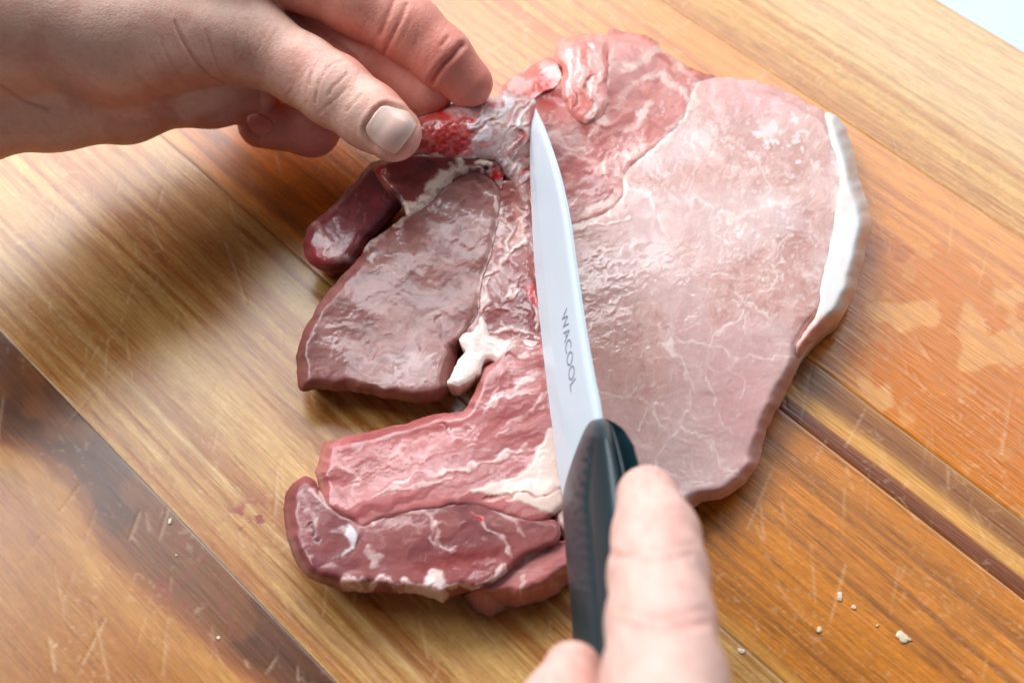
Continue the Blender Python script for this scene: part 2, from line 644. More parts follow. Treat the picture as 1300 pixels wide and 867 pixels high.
class Patch:
    """one lump of the chop: an outline, a rounded top, relief, colour"""

    def __init__(self, name, segs, top=0.0, h=1.35, jitter=1.2, base=None, seed=0, smooth=5, rag=.6):
        self.name, self.seed = name, seed
        pts = []
        for code, ps in segs:
            zf, dz, r = EDGE[code]
            for p in ps:
                z = zf if zf is not None else float(Z0(np.array(p[0], float), np.array(p[1], float))) + dz
                pts.append((p[0], p[1], z, r))
        O = catmull(pts, 3.5)
        if jitter:
            O[:, 0] += jitter * 2 * (fbm(O[:, 0] * .07, O[:, 1] * .07, seed + 3) - .5) * 2
            O[:, 1] += jitter * 2 * (fbm(O[:, 0] * .07 + 50, O[:, 1] * .07, seed + 4) - .5) * 2
            O[:, 0] += jitter * .55 * (vnoise(O[:, 0] * .22, O[:, 1] * .22, seed + 5) - .5) * 2
            O[:, 1] += jitter * .55 * (vnoise(O[:, 0] * .22 + 9, O[:, 1] * .22, seed + 6) - .5) * 2
        self.O = O
        x0, x1, y0, y1 = O[:, 0].min() - 2 * h, O[:, 0].max() + 2 * h, O[:, 1].min() - 2 * h, O[:, 1].max() + 2 * h
        X, Y = np.meshgrid(np.arange(x0, x1, h), np.arange(y0, y1, h), indexing="ij")
        d, att, near = seg_dist(X, Y, O[:, :2], True, O[:, 2:])
        ins = inside(X, Y, O[:, :2])
        sd = np.where(ins, d, -d)
        keep = sd > -h * .95
        snap = keep & (sd < h * .35)
        X = np.where(snap, near[..., 0], X)
        Y = np.where(snap, near[..., 1], Y)
        d = np.where(snap, 0, d)
        self.X, self.Y, self.keep, self.d = X, Y, keep, d
        rn = fbm(near[..., 0] * .045, near[..., 1] * .045, seed + 7, 3)
        t = np.clip(d / (att[..., 1] * np.clip(1 + rag * (1.3 * rn - .65), .5, 1.7)), 0, 1)
        prof = np.sin(t * np.pi / 2) ** .85
        self.ragged = fbm(X * .06, Y * .06, seed + 8, 3)
        zt = Z0(X, Y) + top
        z = att[..., 0] * (1 - prof) + zt * prof
        self.rim = (1 - prof) * sstep(.25, .6, self.ragged)
        self.z = blur(z, keep, smooth)
        self.c = np.broadcast_to(np.array(base if base is not None else (.5, .3, .3), float), X.shape + (3,)).copy()
        self.r = np.full(X.shape, .40)
        self.film = .75
        self.damp = 0.0
        self.inset = .85
        w = 5.0
        self.WX = X + w * 2 * (fbm(X * .045, Y * .045, seed + 11) - .5) * 2
        self.WY = Y + w * 2 * (fbm(X * .045 + 90, Y * .045, seed + 12) - .5) * 2
        self.h = h

    # painting in the plane of the cut face
    def mix(self, m, col, hgt=0, rough=None):
        m = np.clip(m, 0, 1)
        self.c += (np.asarray(col) - self.c) * m[..., None]
        if not (isinstance(hgt, int) and hgt == 0):
            self.z += .42 * hgt * m
        if rough is not None:
            self.r += (rough - self.r) * m
        return self

    def stroke(self, pts, w, col, op=.85, soft=2.0, hgt=0, warp=1.8, rough=None, closed=False):
        P = catmull(pts, 6, closed)
        x = self.X + (self.WX - self.X) * warp * .6
        y = self.Y + (self.WY - self.Y) * warp * .6
        b = (x > P[:, 0].min() - 40) & (x < P[:, 0].max() + 40) & (y > P[:, 1].min() - 40) & (y < P[:, 1].max() + 40)
        m = np.zeros(x.shape)
        if b.any():
            d = seg_dist(x[b], y[b], P, closed)
            ww = w * (.2 + 1.7 * sstep(.25, .75, fbm(x[b] * .06, y[b] * .06, self.seed + 21)))
            m[b] = sstep(ww + soft, np.maximum(ww - soft, 0), d) * op * (.45 + .75 * sstep(.3, .6, fbm(x[b] * .12, y[b] * .12, self.seed + 27)))
        return self.mix(m, col, hgt, rough)

    def area(self, pts, col, op=.9, soft=5.0, hgt=0, warp=1.5, rough=None):
        P = catmull(pts, 6)[:, :2]
        x = self.X + (self.WX - self.X) * warp
        y = self.Y + (self.WY - self.Y) * warp
        d = seg_dist(x, y, P, True)
        sd = np.where(inside(x, y, P), d, -d)
        return self.mix(sstep(-soft, soft, sd) * op, col, hgt, rough)

    def relief(self, amp, sx, sy, deg=0, seed=0, oct=3, mask=1.0):
        a, b = rot(self.WX, self.WY, deg)
        n = fbm(a / sx, b / sy, self.seed + seed, oct) - .5
        self.z += amp * (.10 if min(sx, sy) < 10 else .17 if max(sx, sy) < 60 else .5) * 2 * n * mask * np.clip(self.d / 10, 0.05, 1)
        return n

    def sparkle(self, amp, lo=.58, mask=1.0, cell=4.2, asp=1.6, deg=0, seed=0):
        """beads and fine ridges of moisture"""
        a, b = rot(self.WX, self.WY, deg)
        n1 = vnoise(a / (cell * asp), b / cell, self.seed + 31 + seed)
        n2 = vnoise(a / (cell * .62 * asp), b / (cell * .62), self.seed + 32 + seed)
        t = sstep(lo, .98, n1) + .6 * sstep(lo + .05, .98, n2)
        k = t * mask * np.clip(self.d / 7, 0, 1)
        self.z += .2 * amp * k
        self.damp = np.maximum(self.damp, np.clip(mask * .9 * sstep(.05, .4, t), 0, .9))
        return self

    def mottle(self, col, sx, sy, lo, hi, op, deg=0, seed=0, oct=4):
        a, b = rot(self.WX, self.WY, deg)
        return self.mix(sstep(lo, hi, fbm(a / sx, b / sy, self.seed + seed, oct)) * op, col)

    def web(self, col, scale, lo, hi, op, seed=0, mask=1.0, hgt=0, deg=0, asp=1.0):
        a, b = rot(self.WX, self.WY, deg)
        n = ridge(a / scale, b / (scale * asp), self.seed + seed, 2)
        return self.mix(sstep(lo, hi, n) * op * mask, col, hgt)

    def build(self, zlow=0.2, parent=None):
        k = self.keep
        wn = fbm(self.WX * .03, self.WY * .045, self.seed + 40, 3)
        self.wet = np.clip(np.maximum(sstep(.44, .62, wn) * self.film * .5 + .12, self.damp) * (1 - .45 * np.clip(self.rim * 1.6, 0, 1)), 0, 1)
        idx = -np.ones(k.shape, int)
        idx[k] = np.arange(k.sum())
        V = at(self.X[k], self.Y[k], self.z[k])
        a, b, c, d = idx[:-1, :-1], idx[1:, :-1], idx[1:, 1:], idx[:-1, 1:]
        ok = (a >= 0) & (b >= 0) & (c >= 0) & (d >= 0)
        q = np.stack([a, d, c, b], -1)[ok]
        used = np.unique(q)
        # skirt from every border edge down to the board / into the chop
        E = np.concatenate([q[:, [0, 1]], q[:, [1, 2]], q[:, [2, 3]], q[:, [3, 0]]])
        key = np.sort(E, 1)
        _, inv, cnt = np.unique(key[:, 0] * (V.shape[0] + 1) + key[:, 1], return_inverse=True, return_counts=True)
        bd = E[cnt[inv] == 1]
        bv = np.unique(bd)
        remap = -np.ones(len(V), int)
        remap[bv] = np.arange(len(bv))
        cen = V[used].mean(0)
        Vs, Q = [V], [q]
        prev = None
        O = self.O[:, :2]
        kk = 4
        tg = np.roll(O, -kk, 0) - np.roll(O, kk, 0)
        ar = np.sum(O[:, 0] * np.roll(O[:, 1], -1) - np.roll(O[:, 0], -1) * O[:, 1])
        nrm = np.stack([-tg[:, 1], tg[:, 0]], -1) * (1 if ar > 0 else -1)
        nrm /= np.linalg.norm(nrm, axis=1)[:, None] + 1e-9
        bx, by = self.X[k][bv], self.Y[k][bv]
        ni = np.argmin((bx[:, None] - O[None, :, 0]) ** 2 + (by[:, None] - O[None, :, 1]) ** 2, 1)
        p1 = at(bx + nrm[ni, 0] * 4, by + nrm[ni, 1] * 4, V[bv][:, 2])
        inward = (p1 - V[bv])[:, :2]
        inward /= np.linalg.norm(inward, axis=1)[:, None] + 1e-9
        cols = [self.c[k]]
        ro = [self.r[k]]
        we = [self.wet[k]]
        nb = len(V)
        last_map = None
        for t in (0.25, .5, .75, 1.0):
            R = V[bv].copy()
            R[:, 2] = R[:, 2] * (1 - t) + min(zlow, 99) * t if zlow < 2 else R[:, 2] - (R[:, 2] - zlow).clip(0) * t
            R[:, :2] += inward * (V[bv][:, 2:3] * self.inset * t if zlow < 2 else 1.6 * t * t)
            Vs.append(R)
            cols.append(self.c[k][bv])
            ro.append(self.r[k][bv])
            we.append(self.wet[k][bv])
            a0 = bd[:, 0] if last_map is None else last_map[remap[bd[:, 0]]]
            b0 = bd[:, 1] if last_map is None else last_map[remap[bd[:, 1]]]
            cur = np.arange(len(bv)) + nb
            Q.append(np.stack([b0, a0, cur[remap[bd[:, 0]]], cur[remap[bd[:, 1]]]], -1))
            last_map = cur
            nb += len(bv)
        V = np.concatenate(Vs) - CH_OFF
        me = mk_mesh(self.name, V, [np.concatenate(Q)[:, ::-1]], {"Col": np.concatenate(cols), "rough": np.concatenate(ro), "wet": np.concatenate(we)})
        return obj(self.name, me, MEAT, parent or chop)


FAT, FATC, RED = rgb(238, 222, 214), rgb(226, 226, 228), rgb(176, 30, 28)
PALE = rgb(201, 157, 148)

# outer rim of the loin side, clockwise from the seam at the top
TOPR = [(906, 98), (945, 101), (983, 109), (1021, 128), (1050, 146)]
LOIN_R = [(1056, 172), (1064, 195), (1070, 233), (1063, 279), (1055, 320), (1047, 359), (1044, 392)]
LOIN_F = [(1038, 408), (1027, 430), (1019, 449), (1002, 492), (986, 520), (970, 555), (965, 579), (951, 606), (935, 622), (914, 634), (892, 636), (872, 647), (830, 655), (780, 672), (722, 690)]

# ---- loin muscle
p = Patch("loin_muscle", [("n", [(884, 104)]), ("B", TOPR), ("n", LOIN_R), ("F", LOIN_F),
                          ("s", [(700, 640), (690, 560), (688, 470), (690, 380), (700, 300), (722, 286), (766, 270), (790, 247), (793, 218), (838, 178), (866, 146)])],
          base=PALE, seed=1)
p.mottle(rgb(172, 118, 112), 60, 90, .45, .68, .6, 30, 1)
p.mottle(rgb(214, 176, 168), 26, 40, .5, .72, .5, 30, 5)
p.mottle(rgb(176, 116, 110), 13, 22, .55, .75, .35, 30, 8)
p.mottle(rgb(166, 112, 106), 4.5, 9, .56, .74, .30, 30, 13, 3)
p.mottle(rgb(228, 204, 198), 3.6, 7, .60, .76, .34, 30, 17, 3)
p.mottle(rgb(214, 190, 188), 120, 90, .42, .66, .45, 0, 19, 2)
p.mix(g2(p.X, p.Y, 745, 450, 60, 200) * .5, rgb(196, 136, 124))
p.mix(g2(p.X, p.Y, 950, 520, 70, 140, -25) * .45, rgb(206, 142, 140))
p.mix(g2(p.X, p.Y, 960, 120, 120, 26, 12) * .55, rgb(226, 160, 158))
p.mix(p.rim * .7 * (p.Y > 430), rgb(226, 160, 156))
right = sstep(780, 880, p.X)
p.web(rgb(222, 192, 185), 40, .80, .99, .4, 15, 1, .10)
p.web(rgb(226, 198, 192), 17, .84, .99, .32, 18, sstep(.45, .6, fbm(p.X * .01, p.Y * .01, 31)), .06)
VE = rgb(240, 220, 214)
for s, w in [([(836, 412), (845, 424), (857, 445), (871, 465), (872, 481), (880, 500)], 2.6), ([(848, 420), (872, 434), (904, 441), (935, 451), (970, 459), (1013, 455)], 1.3),
             ([(904, 441), (923, 414), (944, 398)], 1.0), ([(872, 500), (871, 540), (892, 559), (904, 579), (923, 596), (940, 600)], 1.5), ([(904, 524), (927, 555)], 1.0),
             ([(805, 545), (829, 520), (849, 508)], 1.2), ([(815, 505), (829, 520), (846, 540)], 1.2), ([(759, 489), (788, 504), (808, 488)], 1.5),
             ([(800, 240), (812, 246), (830, 260), (845, 283), (849, 309), (840, 322)], 1.8), ([(876, 241), (880, 222), (884, 203)], 1.1), ([(876, 262), (891, 256), (906, 294), (925, 310)], 1.5),
             ([(906, 280), (922, 275), (945, 268), (971, 258), (1010, 250)], 1.2), ([(936, 385), (942, 402), (950, 425)], 1.1), ([(938, 370), (960, 395), (985, 400)], 1.0),
             ([(760, 330), (790, 318), (820, 330), (842, 318)], 1.0), ([(895, 480), (905, 500), (900, 520)], .9), ([(930, 460), (945, 490), (940, 510)], .8),
             ([(872, 540), (850, 560), (830, 600)], .8), ([(960, 200), (975, 235), (965, 260)], .9), ([(1010, 300), (990, 320), (985, 350), (970, 370)], 1.1)]:
    p.stroke(s, w * .8, VE, .45, 2.0, .06, 2.2)
ff = sstep(.4, .7, fbm(p.X * .05, p.Y * .07, 39, 3)) * np.exp(-(seg_dist(p.X, p.Y, LOIN_R) / 9) ** 2)
p.mix(ff * .75, rgb(226, 210, 204))
spk = sstep(.70, .78, fbm(p.X * .16, p.Y * .16, 37, 2)) * (g2(p.X, p.Y, 995, 175, 80, 60, 20) + .7 * g2(p.X, p.Y, 985, 300, 60, 70) + .5 * g2(p.X, p.Y, 935, 380, 60, 50))
p.mix(spk * .6, rgb(238, 226, 226), .15)
p.film = .95
p.stroke([(966, 172), (972, 166), (980, 164)], 5, rgb(232, 220, 220), .5, 2.5, .15)
p.stroke([(884, 104), (866, 146), (838, 178), (793, 218), (790, 247), (766, 270), (722, 286)], 5, rgb(226, 196, 184), .8, 3, .3)
p.stroke([(722, 296), (745, 284), (775, 284), (800, 276)], 2.2, VE, .8, 1.5, .3)
p.relief(.75, 90, 60, 20, 2, 2)
p.relief(.42, 30, 16, 24, 3, 3)
p.relief(.22, 12, 7, 24, 4, 2)
wet = g2(p.X, p.Y, 770, 350, 60, 90, 0)
p.relief(.75, 26, 7, -22, 6, 3, wet)
p.r += .10 * right - .12 * wet
patchy = sstep(.45, .6, fbm(p.X * .018, p.Y * .018, 34, 3))
p.sparkle(.26, .62, .35 + .5 * patchy, 3.6, 1.4, -20)
p.sparkle(.34, .46, g2(p.X, p.Y, 775, 330, 60, 80) * (.4 + .6 * patchy), 4.6, 2.6, -22, 3)
LOIN = p.build()

# ---- fat cap with its skin side wall
p = Patch("fat_cap", [("B", [(1044, 147), (1059, 146)]), ("W", [(1074, 161), (1083, 191), (1093, 233), (1102, 264), (1106, 286), (1098, 320), (1092, 343), (1086, 371), (1072, 400), (1051, 418), (1030, 440), (1014, 460)]),
                      ("n", [(1012, 440), (1024, 418), (1037, 397), (1043, 359), (1051, 320), (1059, 279), (1066, 233), (1060, 195), (1052, 172)])],
          base=rgb(224, 218, 214), seed=2, top=.3, rag=.15)
rimm = sstep(.05, .3, p.rim) * sstep(180, 300, p.Y)
p.mix(rimm * .9, rgb(246, 216, 198))
p.mottle(rgb(230, 186, 170), 14, 30, .5, .68, .5, 70, 3)
p.c += (rgb(222, 218, 217) - p.c) * ((1 - sstep(.02, .2, p.rim)) * (.6 + .4 * fbm(p.X * .05, p.Y * .03, 95, 3)))[..., None]
p.area([(1008, 464), (1008, 440), (1024, 416), (1040, 400), (1048, 408), (1046, 424), (1026, 446)], rgb(204, 150, 144), .85, 5)
p.relief(.5, 20, 26, 60, 3, 3, np.clip(rimm + .15, 0, 1))
p.relief(.2, 9, 9, 0, 5, 2)
p.mottle(rgb(230, 196, 186), 26, 60, .48, .7, .5, 75, 6)
p.r[:] = .45
p.film = .3
p.inset = .12
p.build()

# ---- rib end muscle, upper right of the knife
p = Patch("rib_muscle", [("s", [(722, 290), (690, 300), (672, 250), (668, 190), (678, 128), (694, 114), (712, 106), (735, 120), (758, 120)]), ("S", [(764, 110), (766, 84)]),
                         ("B", [(770, 44), (777, 37), (792, 42), (823, 46), (842, 62), (853, 73), (884, 90), (908, 97)]),
                         ("s", [(888, 108), (869, 148), (840, 181), (796, 220), (793, 250), (768, 272)])],
          base=rgb(192, 112, 104), seed=4, top=.05)
p.mottle(rgb(160, 82, 76), 40, 20, .45, .66, .6, -35, 1)
p.mottle(rgb(208, 142, 132), 16, 10, .5, .7, .5, -35, 4)
p.area([(770, 90), (773, 40), (842, 58), (900, 98), (850, 76), (811, 76)], rgb(222, 158, 150), .8, 6)
for s, w, o in [([(766, 94), (790, 82), (811, 75), (845, 68), (880, 92)], 5.5, .85), ([(743, 190), (757, 172), (773, 149), (786, 128), (800, 107), (818, 96), (840, 96), (862, 108), (878, 118)], 4.2, .75),
                ([(798, 166), (806, 154), (814, 142), (824, 130)], 3.4, .85), ([(766, 212), (792, 200), (815, 190), (838, 177), (866, 146), (888, 104)], 6.0, .75),
                ([(722, 286), (745, 278), (768, 268), (788, 245), (792, 220)], 6, .6), ([(700, 215), (720, 206), (742, 205), (766, 212)], 3, .4), ([(766, 140), (766, 100), (768, 60)], 3, .6)]:
    p.stroke(s, w * .9, rgb(228, 192, 182), o * .85, 3.4, .25, 2)
p.web(rgb(222, 176, 164), 22, .88, .98, .45, 9, 1, .1)
p.area([(690, 165), (720, 160), (742, 170), (735, 200), (700, 215), (684, 190)], rgb(206, 170, 164), .6, 10)
p.mottle(rgb(150, 60, 56), 26, 12, .5, .68, .4 , 20, 12)
p.mix(g2(p.X, p.Y, 696, 124, 26, 16, 20) * .9, rgb(160, 34, 28), -4)
p.mix(g2(p.X, p.Y, 736, 145, 22, 14) * .5, rgb(204, 100, 90))
p.relief(1.1, 46, 26, -35, 2)
p.relief(.55, 16, 8, -35, 3)
p.relief(1.1, 18, 10, 10, 7, 3, g2(p.X, p.Y, 715, 190, 45, 45))
p.r -= .05
p.sparkle(.26, .58, .35 + .5 * sstep(.45, .6, fbm(p.X * .025, p.Y * .025, 35, 3)), 4.0, 1.8, -40)
p.build()

# ---- loose folded lumps at the top
p = Patch("trimmed_fold", [("B", [(703, 66), (710, 52), (730, 46), (752, 42), (768, 46)]), ("n", [(772, 70), (770, 100), (772, 128), (764, 146), (748, 156), (732, 152)]), ("S", [(716, 132), (712, 108), (716, 92), (706, 80)])],
          base=rgb(222, 142, 132), seed=5, top=.7, jitter=1.6)
p.mottle(rgb(232, 176, 170), 12, 30, .45, .62, .7, 10, 1)
p.stroke([(744, 50), (742, 80), (748, 115), (756, 145)], 2.4, rgb(176, 74, 66), .5, 2.5, -1.2)
p.stroke([(716, 94), (722, 112), (714, 128)], 2, rgb(170, 60, 52), .4, 2, -.8)
p.area([(716, 118), (735, 114), (750, 140), (735, 150), (720, 145)], rgb(214, 110, 98), .7, 6)
p.stroke([(756, 120), (758, 135), (756, 148)], 3, rgb(232, 196, 188), .8, 2, .5)
p.relief(2.6, 12, 34, 12, 2)
p.relief(.6, 8, 10, 0, 3)
p.r -= .12
p.sparkle(.3, .45, .9, 5.0, 2.0, 80)
p.build(zlow=12)

p = Patch("red_shred", [("B", [(640, 108), (663, 90), (685, 78), (700, 74)]), ("s", [(708, 84), (712, 98), (706, 110), (690, 116), (676, 126), (664, 124), (650, 132), (640, 128)])],
          base=rgb(212, 120, 112), seed=6, top=-.6, jitter=.8)
p.mottle(rgb(234, 186, 182), 14, 10, .45, .62, .8, -30, 1)
p.area([(676, 100), (698, 94), (712, 98), (704, 112), (682, 120), (668, 122)], rgb(196, 58, 44), .85, 6)
p.relief(1.3, 18, 9, -30, 2)
p.relief(.6, 8, 6, 0, 3)
p.r -= .1
p.sparkle(.3, .45, .9, 5.0, 1.6, -30)
p.build(zlow=12)

# ---- bone: red spongy face in a white shell with torn cartilage beside the knife
p = Patch("bone", [("B", [(520, 158), (540, 144), (572, 133), (590, 124)]), ("S", [(606, 117), (628, 124), (640, 114)]), ("S", [(650, 118), (668, 122), (680, 128), (682, 150), (678, 190), (674, 240), (668, 262), (650, 232), (638, 218), (626, 208), (606, 205), (585, 208), (560, 208), (536, 202), (522, 190), (514, 176)])],
          base=rgb(208, 176, 170), seed=7, top=.6, jitter=1.0)
mar = [(522, 172), (541, 154), (562, 147), (590, 144), (612, 154), (620, 170), (610, 186), (592, 194), (566, 201), (548, 197), (528, 190)]
p.area(mar, rgb(178, 34, 32), .95, 4, -.5)
pore = fbm(p.X * .22, p.Y * .22, 41, 2)
Pm = catmull(mar, 5)[:, :2]
im = np.where(inside(p.X, p.Y, Pm), 1.0, 0)
im = blur(im, p.keep, 4)
im = blur(im, p.keep, 10)
p.mix(im * sstep(.5, .64, pore) * .4, rgb(206, 104, 100))
p.mix(im * sstep(.48, .34, pore) * .45, rgb(120, 20, 22))
p.mix(im * sstep(.5, .7, fbm(p.X * .05, p.Y * .06, 43, 3)) * .5, rgb(196, 30, 26))
p.z += im * (pore - .5) * .35
str_r = np.random.RandomState(5)
STR = [(str_r.uniform(606, 676), str_r.uniform(128, 245), str_r.uniform(-70, -20), str_r.uniform(6, 16), str_r.randint(4)) for _ in range(46)]
p.stroke([(520, 166), (541, 153), (566, 146), (590, 144), (606, 152)], 3.6, rgb(206, 44, 36), .85, 3)
p.stroke([(572, 140), (600, 126), (620, 124)], 6, rgb(228, 190, 190), .8, 4, .8)
p.stroke([(608, 138), (626, 132), (632, 136)], 3.5, rgb(200, 40, 34), .85, 2.5)
p.stroke([(602, 158), (624, 152), (638, 140), (644, 122)], 5, rgb(232, 224, 226), .9, 2.5, .8)
p.area([(608, 168), (630, 158), (645, 140), (652, 150), (640, 190), (628, 204), (606, 200)], rgb(198, 176, 174), .6, 6)
p.area([(646, 132), (654, 124), (660, 130), (650, 156), (638, 162)], rgb(180, 82, 78), .7, 4)
for i in range(9):
    yy = 122 + i * 8.4 + 3 * math.sin(i * 2.3)
    p.stroke([(652 - i * .8, yy + 9), (662 - i * 1.6, yy + 4 + 2 * math.sin(i * 5)), (671 - i * 2.2 + 3 * math.sin(i * 3.1), yy - 5)], 1.2 + .5 * math.sin(i * 1.7), rgb(226, 224, 222), .8, 1.3, .9)
p.area([(648, 176), (668, 150), (678, 150), (676, 200), (664, 222), (650, 210)], rgb(150, 100, 94), .6, 7, -.6)
p.stroke([(655, 196), (664, 178), (670, 160)], 2, rgb(206, 194, 184), .6, 2, .5)
p.stroke([(642, 186), (650, 206), (660, 232), (668, 258)], 4, rgb(222, 206, 204), .75, 3, .5)
p.area([(668, 132), (676, 126), (681, 130), (678, 150), (670, 146)], rgb(196, 60, 50), .7, 4)
p.stroke([(536, 202), (560, 207), (585, 206), (606, 202)], 3, rgb(226, 222, 218), .8, 2, .6)
p.mottle(rgb(186, 112, 108), 14, 10, .5, .68, .55, 20, 9)
p.mottle(rgb(160, 84, 80), 8, 6, .6, .72, .4, 20, 12)
for sx0, sy0, sa, sl, sk_ in STR:
    ca, sa_ = math.cos(math.radians(sa)), math.sin(math.radians(sa))
    p.stroke([(sx0 - sl * ca, sy0 - sl * sa_), (sx0 + 2, sy0 - 1), (sx0 + sl * ca, sy0 + sl * sa_)], [1.6, 1.2, 2.2, 1.4][sk_],
             [rgb(230, 216, 212), rgb(168, 40, 36), rgb(196, 120, 114), rgb(222, 206, 206)][sk_], .75, 1.5, [.5, -.4, .2, .6][sk_])
p.relief(.6, 16, 12, 20, 2)
p.relief(.35, 6, 6, 0, 3, 2)
p.r[:] = .46
p.film = .6
p.sparkle(.24, .5, .8, 3.6, 1.2, 0)
p.build(zlow=12)

# ---- muscle and fat strip below the bone
p = Patch("bone_muscle", [("B", [(470, 208), (480, 204), (520, 190), (560, 190), (600, 192), (640, 202)]), ("s", [(640, 225), (636, 240), (625, 226), (605, 216), (588, 222), (570, 233), (556, 246), (546, 258), (530, 270), (516, 276), (512, 262), (500, 248), (488, 236), (478, 222)])],
          base=rgb(122, 52, 50), seed=8, top=.6)
p.mottle(rgb(92, 36, 36), 18, 14, .45, .62, .6, 0, 1)
p.area([(478, 214), (496, 212), (502, 240), (486, 232)], rgb(186, 92, 84), .8, 4)
p.area([(484, 214), (494, 211), (492, 220), (482, 224)], rgb(178, 28, 24), .85, 3, -.5)
p.stroke([(520, 272), (524, 256), (540, 250), (556, 236), (570, 224), (590, 214), (612, 212)], 8, rgb(212, 188, 174), .92, 3, .2)
p.stroke([(612, 212), (626, 218), (634, 232)], 4, rgb(206, 160, 152), .8, 3)
p.area([(612, 211), (622, 214), (626, 222), (616, 220)], rgb(30, 14, 14), .9, 2, -2.0)
p.stroke([(630, 220), (632, 228)], 2.5, rgb(180, 26, 24), .9, 2)
p.stroke([(596, 213), (612, 210)], 2, rgb(130, 40, 40), .7, 2, -.4)
p.relief(.9, 26, 18, 30, 2)
p.relief(.3, 7, 7, 0, 3)
p.sparkle(.2, .62, .6, 3.8, 1.3, 0)
p.build(zlow=10)

# ---- side flap under the thumb
p = Patch("side_flap", [("B", [(398, 282), (422, 260), (440, 242), (460, 218), (474, 205), (492, 214)]), ("S", [(505, 232), (514, 246)]), ("f", [(512, 262), (496, 278), (480, 292), (466, 306), (458, 322), (448, 336), (436, 341), (415, 345), (397, 337), (386, 322)]), ("T", [(385, 305), (390, 290)])],
          base=rgb(126, 52, 58), seed=9, top=-1.5)
p.mottle(rgb(96, 38, 44), 30, 18, .42, .62, .7, -40, 1)
p.mix(g2(p.X, p.Y, 402, 322, 22, 20) * .7, rgb(172, 62, 62))
p.stroke([(402, 286), (410, 304), (424, 322), (440, 332)], 4, rgb(196, 150, 146), .55, 5, .3)
p.stroke([(470, 212), (488, 222), (504, 240), (512, 250)], 3, rgb(190, 130, 122), .6, 4, .3)
p.web(rgb(176, 120, 118), 20, .9, .98, .35, 5)
p.relief(.9, 40, 22, -40, 2)
p.relief(.3, 12, 7, -40, 3)
p.r -= .04
p.sparkle(.22, .6, .7, 4.2, 1.4, -40)
p.inset = .5
p.build()

# ---- tenderloin
p = Patch("tenderloin", [("T", [(391, 408), (412, 377), (436, 348), (458, 326), (466, 310), (480, 300), (498, 287)]), ("s", [(512, 276), (532, 266), (548, 254), (560, 240), (574, 228), (592, 218), (610, 217), (626, 228), (636, 246), (632, 277), (625, 318), (612, 360), (608, 394), (590, 424)]),
                         ("C", [(584, 442), (576, 470), (572, 494), (556, 509), (538, 512), (517, 510), (490, 505), (465, 500), (432, 496), (404, 494), (384, 498)]), ("C", [(377, 486), (376, 460)]), ("T", [(379, 440)])],
          base=rgb(138, 86, 79), seed=10, top=.2)
p.mottle(rgb(146, 94, 90), 50, 26, .45, .68, .5, -10, 1)
p.mottle(rgb(104, 54, 54), 24, 12, .48, .66, .5, -10, 3)
p.mottle(rgb(160, 112, 106), 10, 7, .58, .74, .35, -10, 6)
p.mix(p.rim * .5, rgb(152, 74, 70))
p.stroke([(464, 318), (478, 302), (500, 287), (512, 278)], 4, rgb(206, 182, 174), .85, 2.5, .5)
p.stroke([(630, 250), (633, 277), (625, 318), (612, 360), (608, 394), (596, 420)], 2.0, rgb(206, 168, 158), .9, 1.5, .5, .4)
p.area([(530, 296), (560, 290), (560, 310), (520, 312)], rgb(140, 84, 78), .5, 8)
p.stroke([(558, 408), (562, 430), (574, 448)], 3, rgb(90, 44, 44), .5, 3, -1.2)
p.mix(g2(p.X, p.Y, 545, 262, 40, 9, -35) * .35, rgb(96, 70, 68))
p.relief(1.2, 80, 40, 20, 2, 2)
p.relief(.3, 24, 12, -12, 3, 3)
p.relief(.3, 8, 5, -12, 4, 2)
wet = g2(p.X, p.Y, 475, 435, 80, 50, 0)
p.relief(.7, 20, 9, 24, 5, 3, wet)
p.film = .6
p.r -= .06
patchy = sstep(.42, .62, fbm(p.X * .022, p.Y * .026, 36, 3))
p.sparkle(.22, .66, .4 + .4 * patchy, 4.2, 1.6, -15)
p.sparkle(.36, .42, np.clip(1.3 * g2(p.X, p.Y, 480, 440, 85, 50), 0, 1) * (.3 + .7 * patchy), 4.6, 1.8, -15, 3)
p.build()

# ---- intercostal meat between tenderloin and knife
p = Patch("rib_strip", [("s", [(628, 236), (650, 230), (672, 256), (684, 300), (690, 360), (698, 400), (702, 446), (670, 446), (640, 440), (612, 434), (592, 426), (600, 394), (604, 362), (618, 318), (627, 280)])],
          base=rgb(160, 92, 84), seed=13, top=-.25)
p.mottle(rgb(122, 58, 56), 20, 26, .45, .62, .6, 0, 1)
p.area([(622, 330), (650, 318), (668, 340), (640, 368), (616, 372)], rgb(140, 78, 74), .6, 8)
p.area([(648, 262), (664, 272), (672, 310), (662, 314), (652, 300)], rgb(200, 136, 122), .7, 7)
p.area([(646, 330), (668, 330), (680, 370), (672, 384), (656, 376), (650, 350)], rgb(134, 46, 48), .55, 8)
p.area([(620, 372), (650, 366), (684, 398), (690, 420), (640, 420), (612, 400)], rgb(124, 50, 52), .8, 8)
p.area([(668, 366), (680, 368), (684, 386), (674, 388)], rgb(196, 34, 36), .85, 4)
for s, w, o in [([(634, 262), (636, 280), (650, 300), (648, 318)], 2, .6), ([(614, 356), (632, 342), (648, 330), (652, 318), (664, 312)], 3, .75), ([(612, 398), (614, 376), (622, 356)], 3, .6),
                ([(655, 370), (648, 376), (652, 366)], 4, .7), ([(624, 420), (650, 416), (686, 428)], 3.5, .7), ([(678, 390), (684, 402), (682, 420)], 3, .6)]:
    p.stroke(s, w, rgb(222, 192, 184), o, 2.2, .45)
p.relief(1.2, 26, 20, 60, 2, 2)
p.relief(.7, 12, 9, 30, 3)
p.r -= .1
p.sparkle(.32, .5, .9, 4.6, 1.6, 60)
p.build(zlow=8)

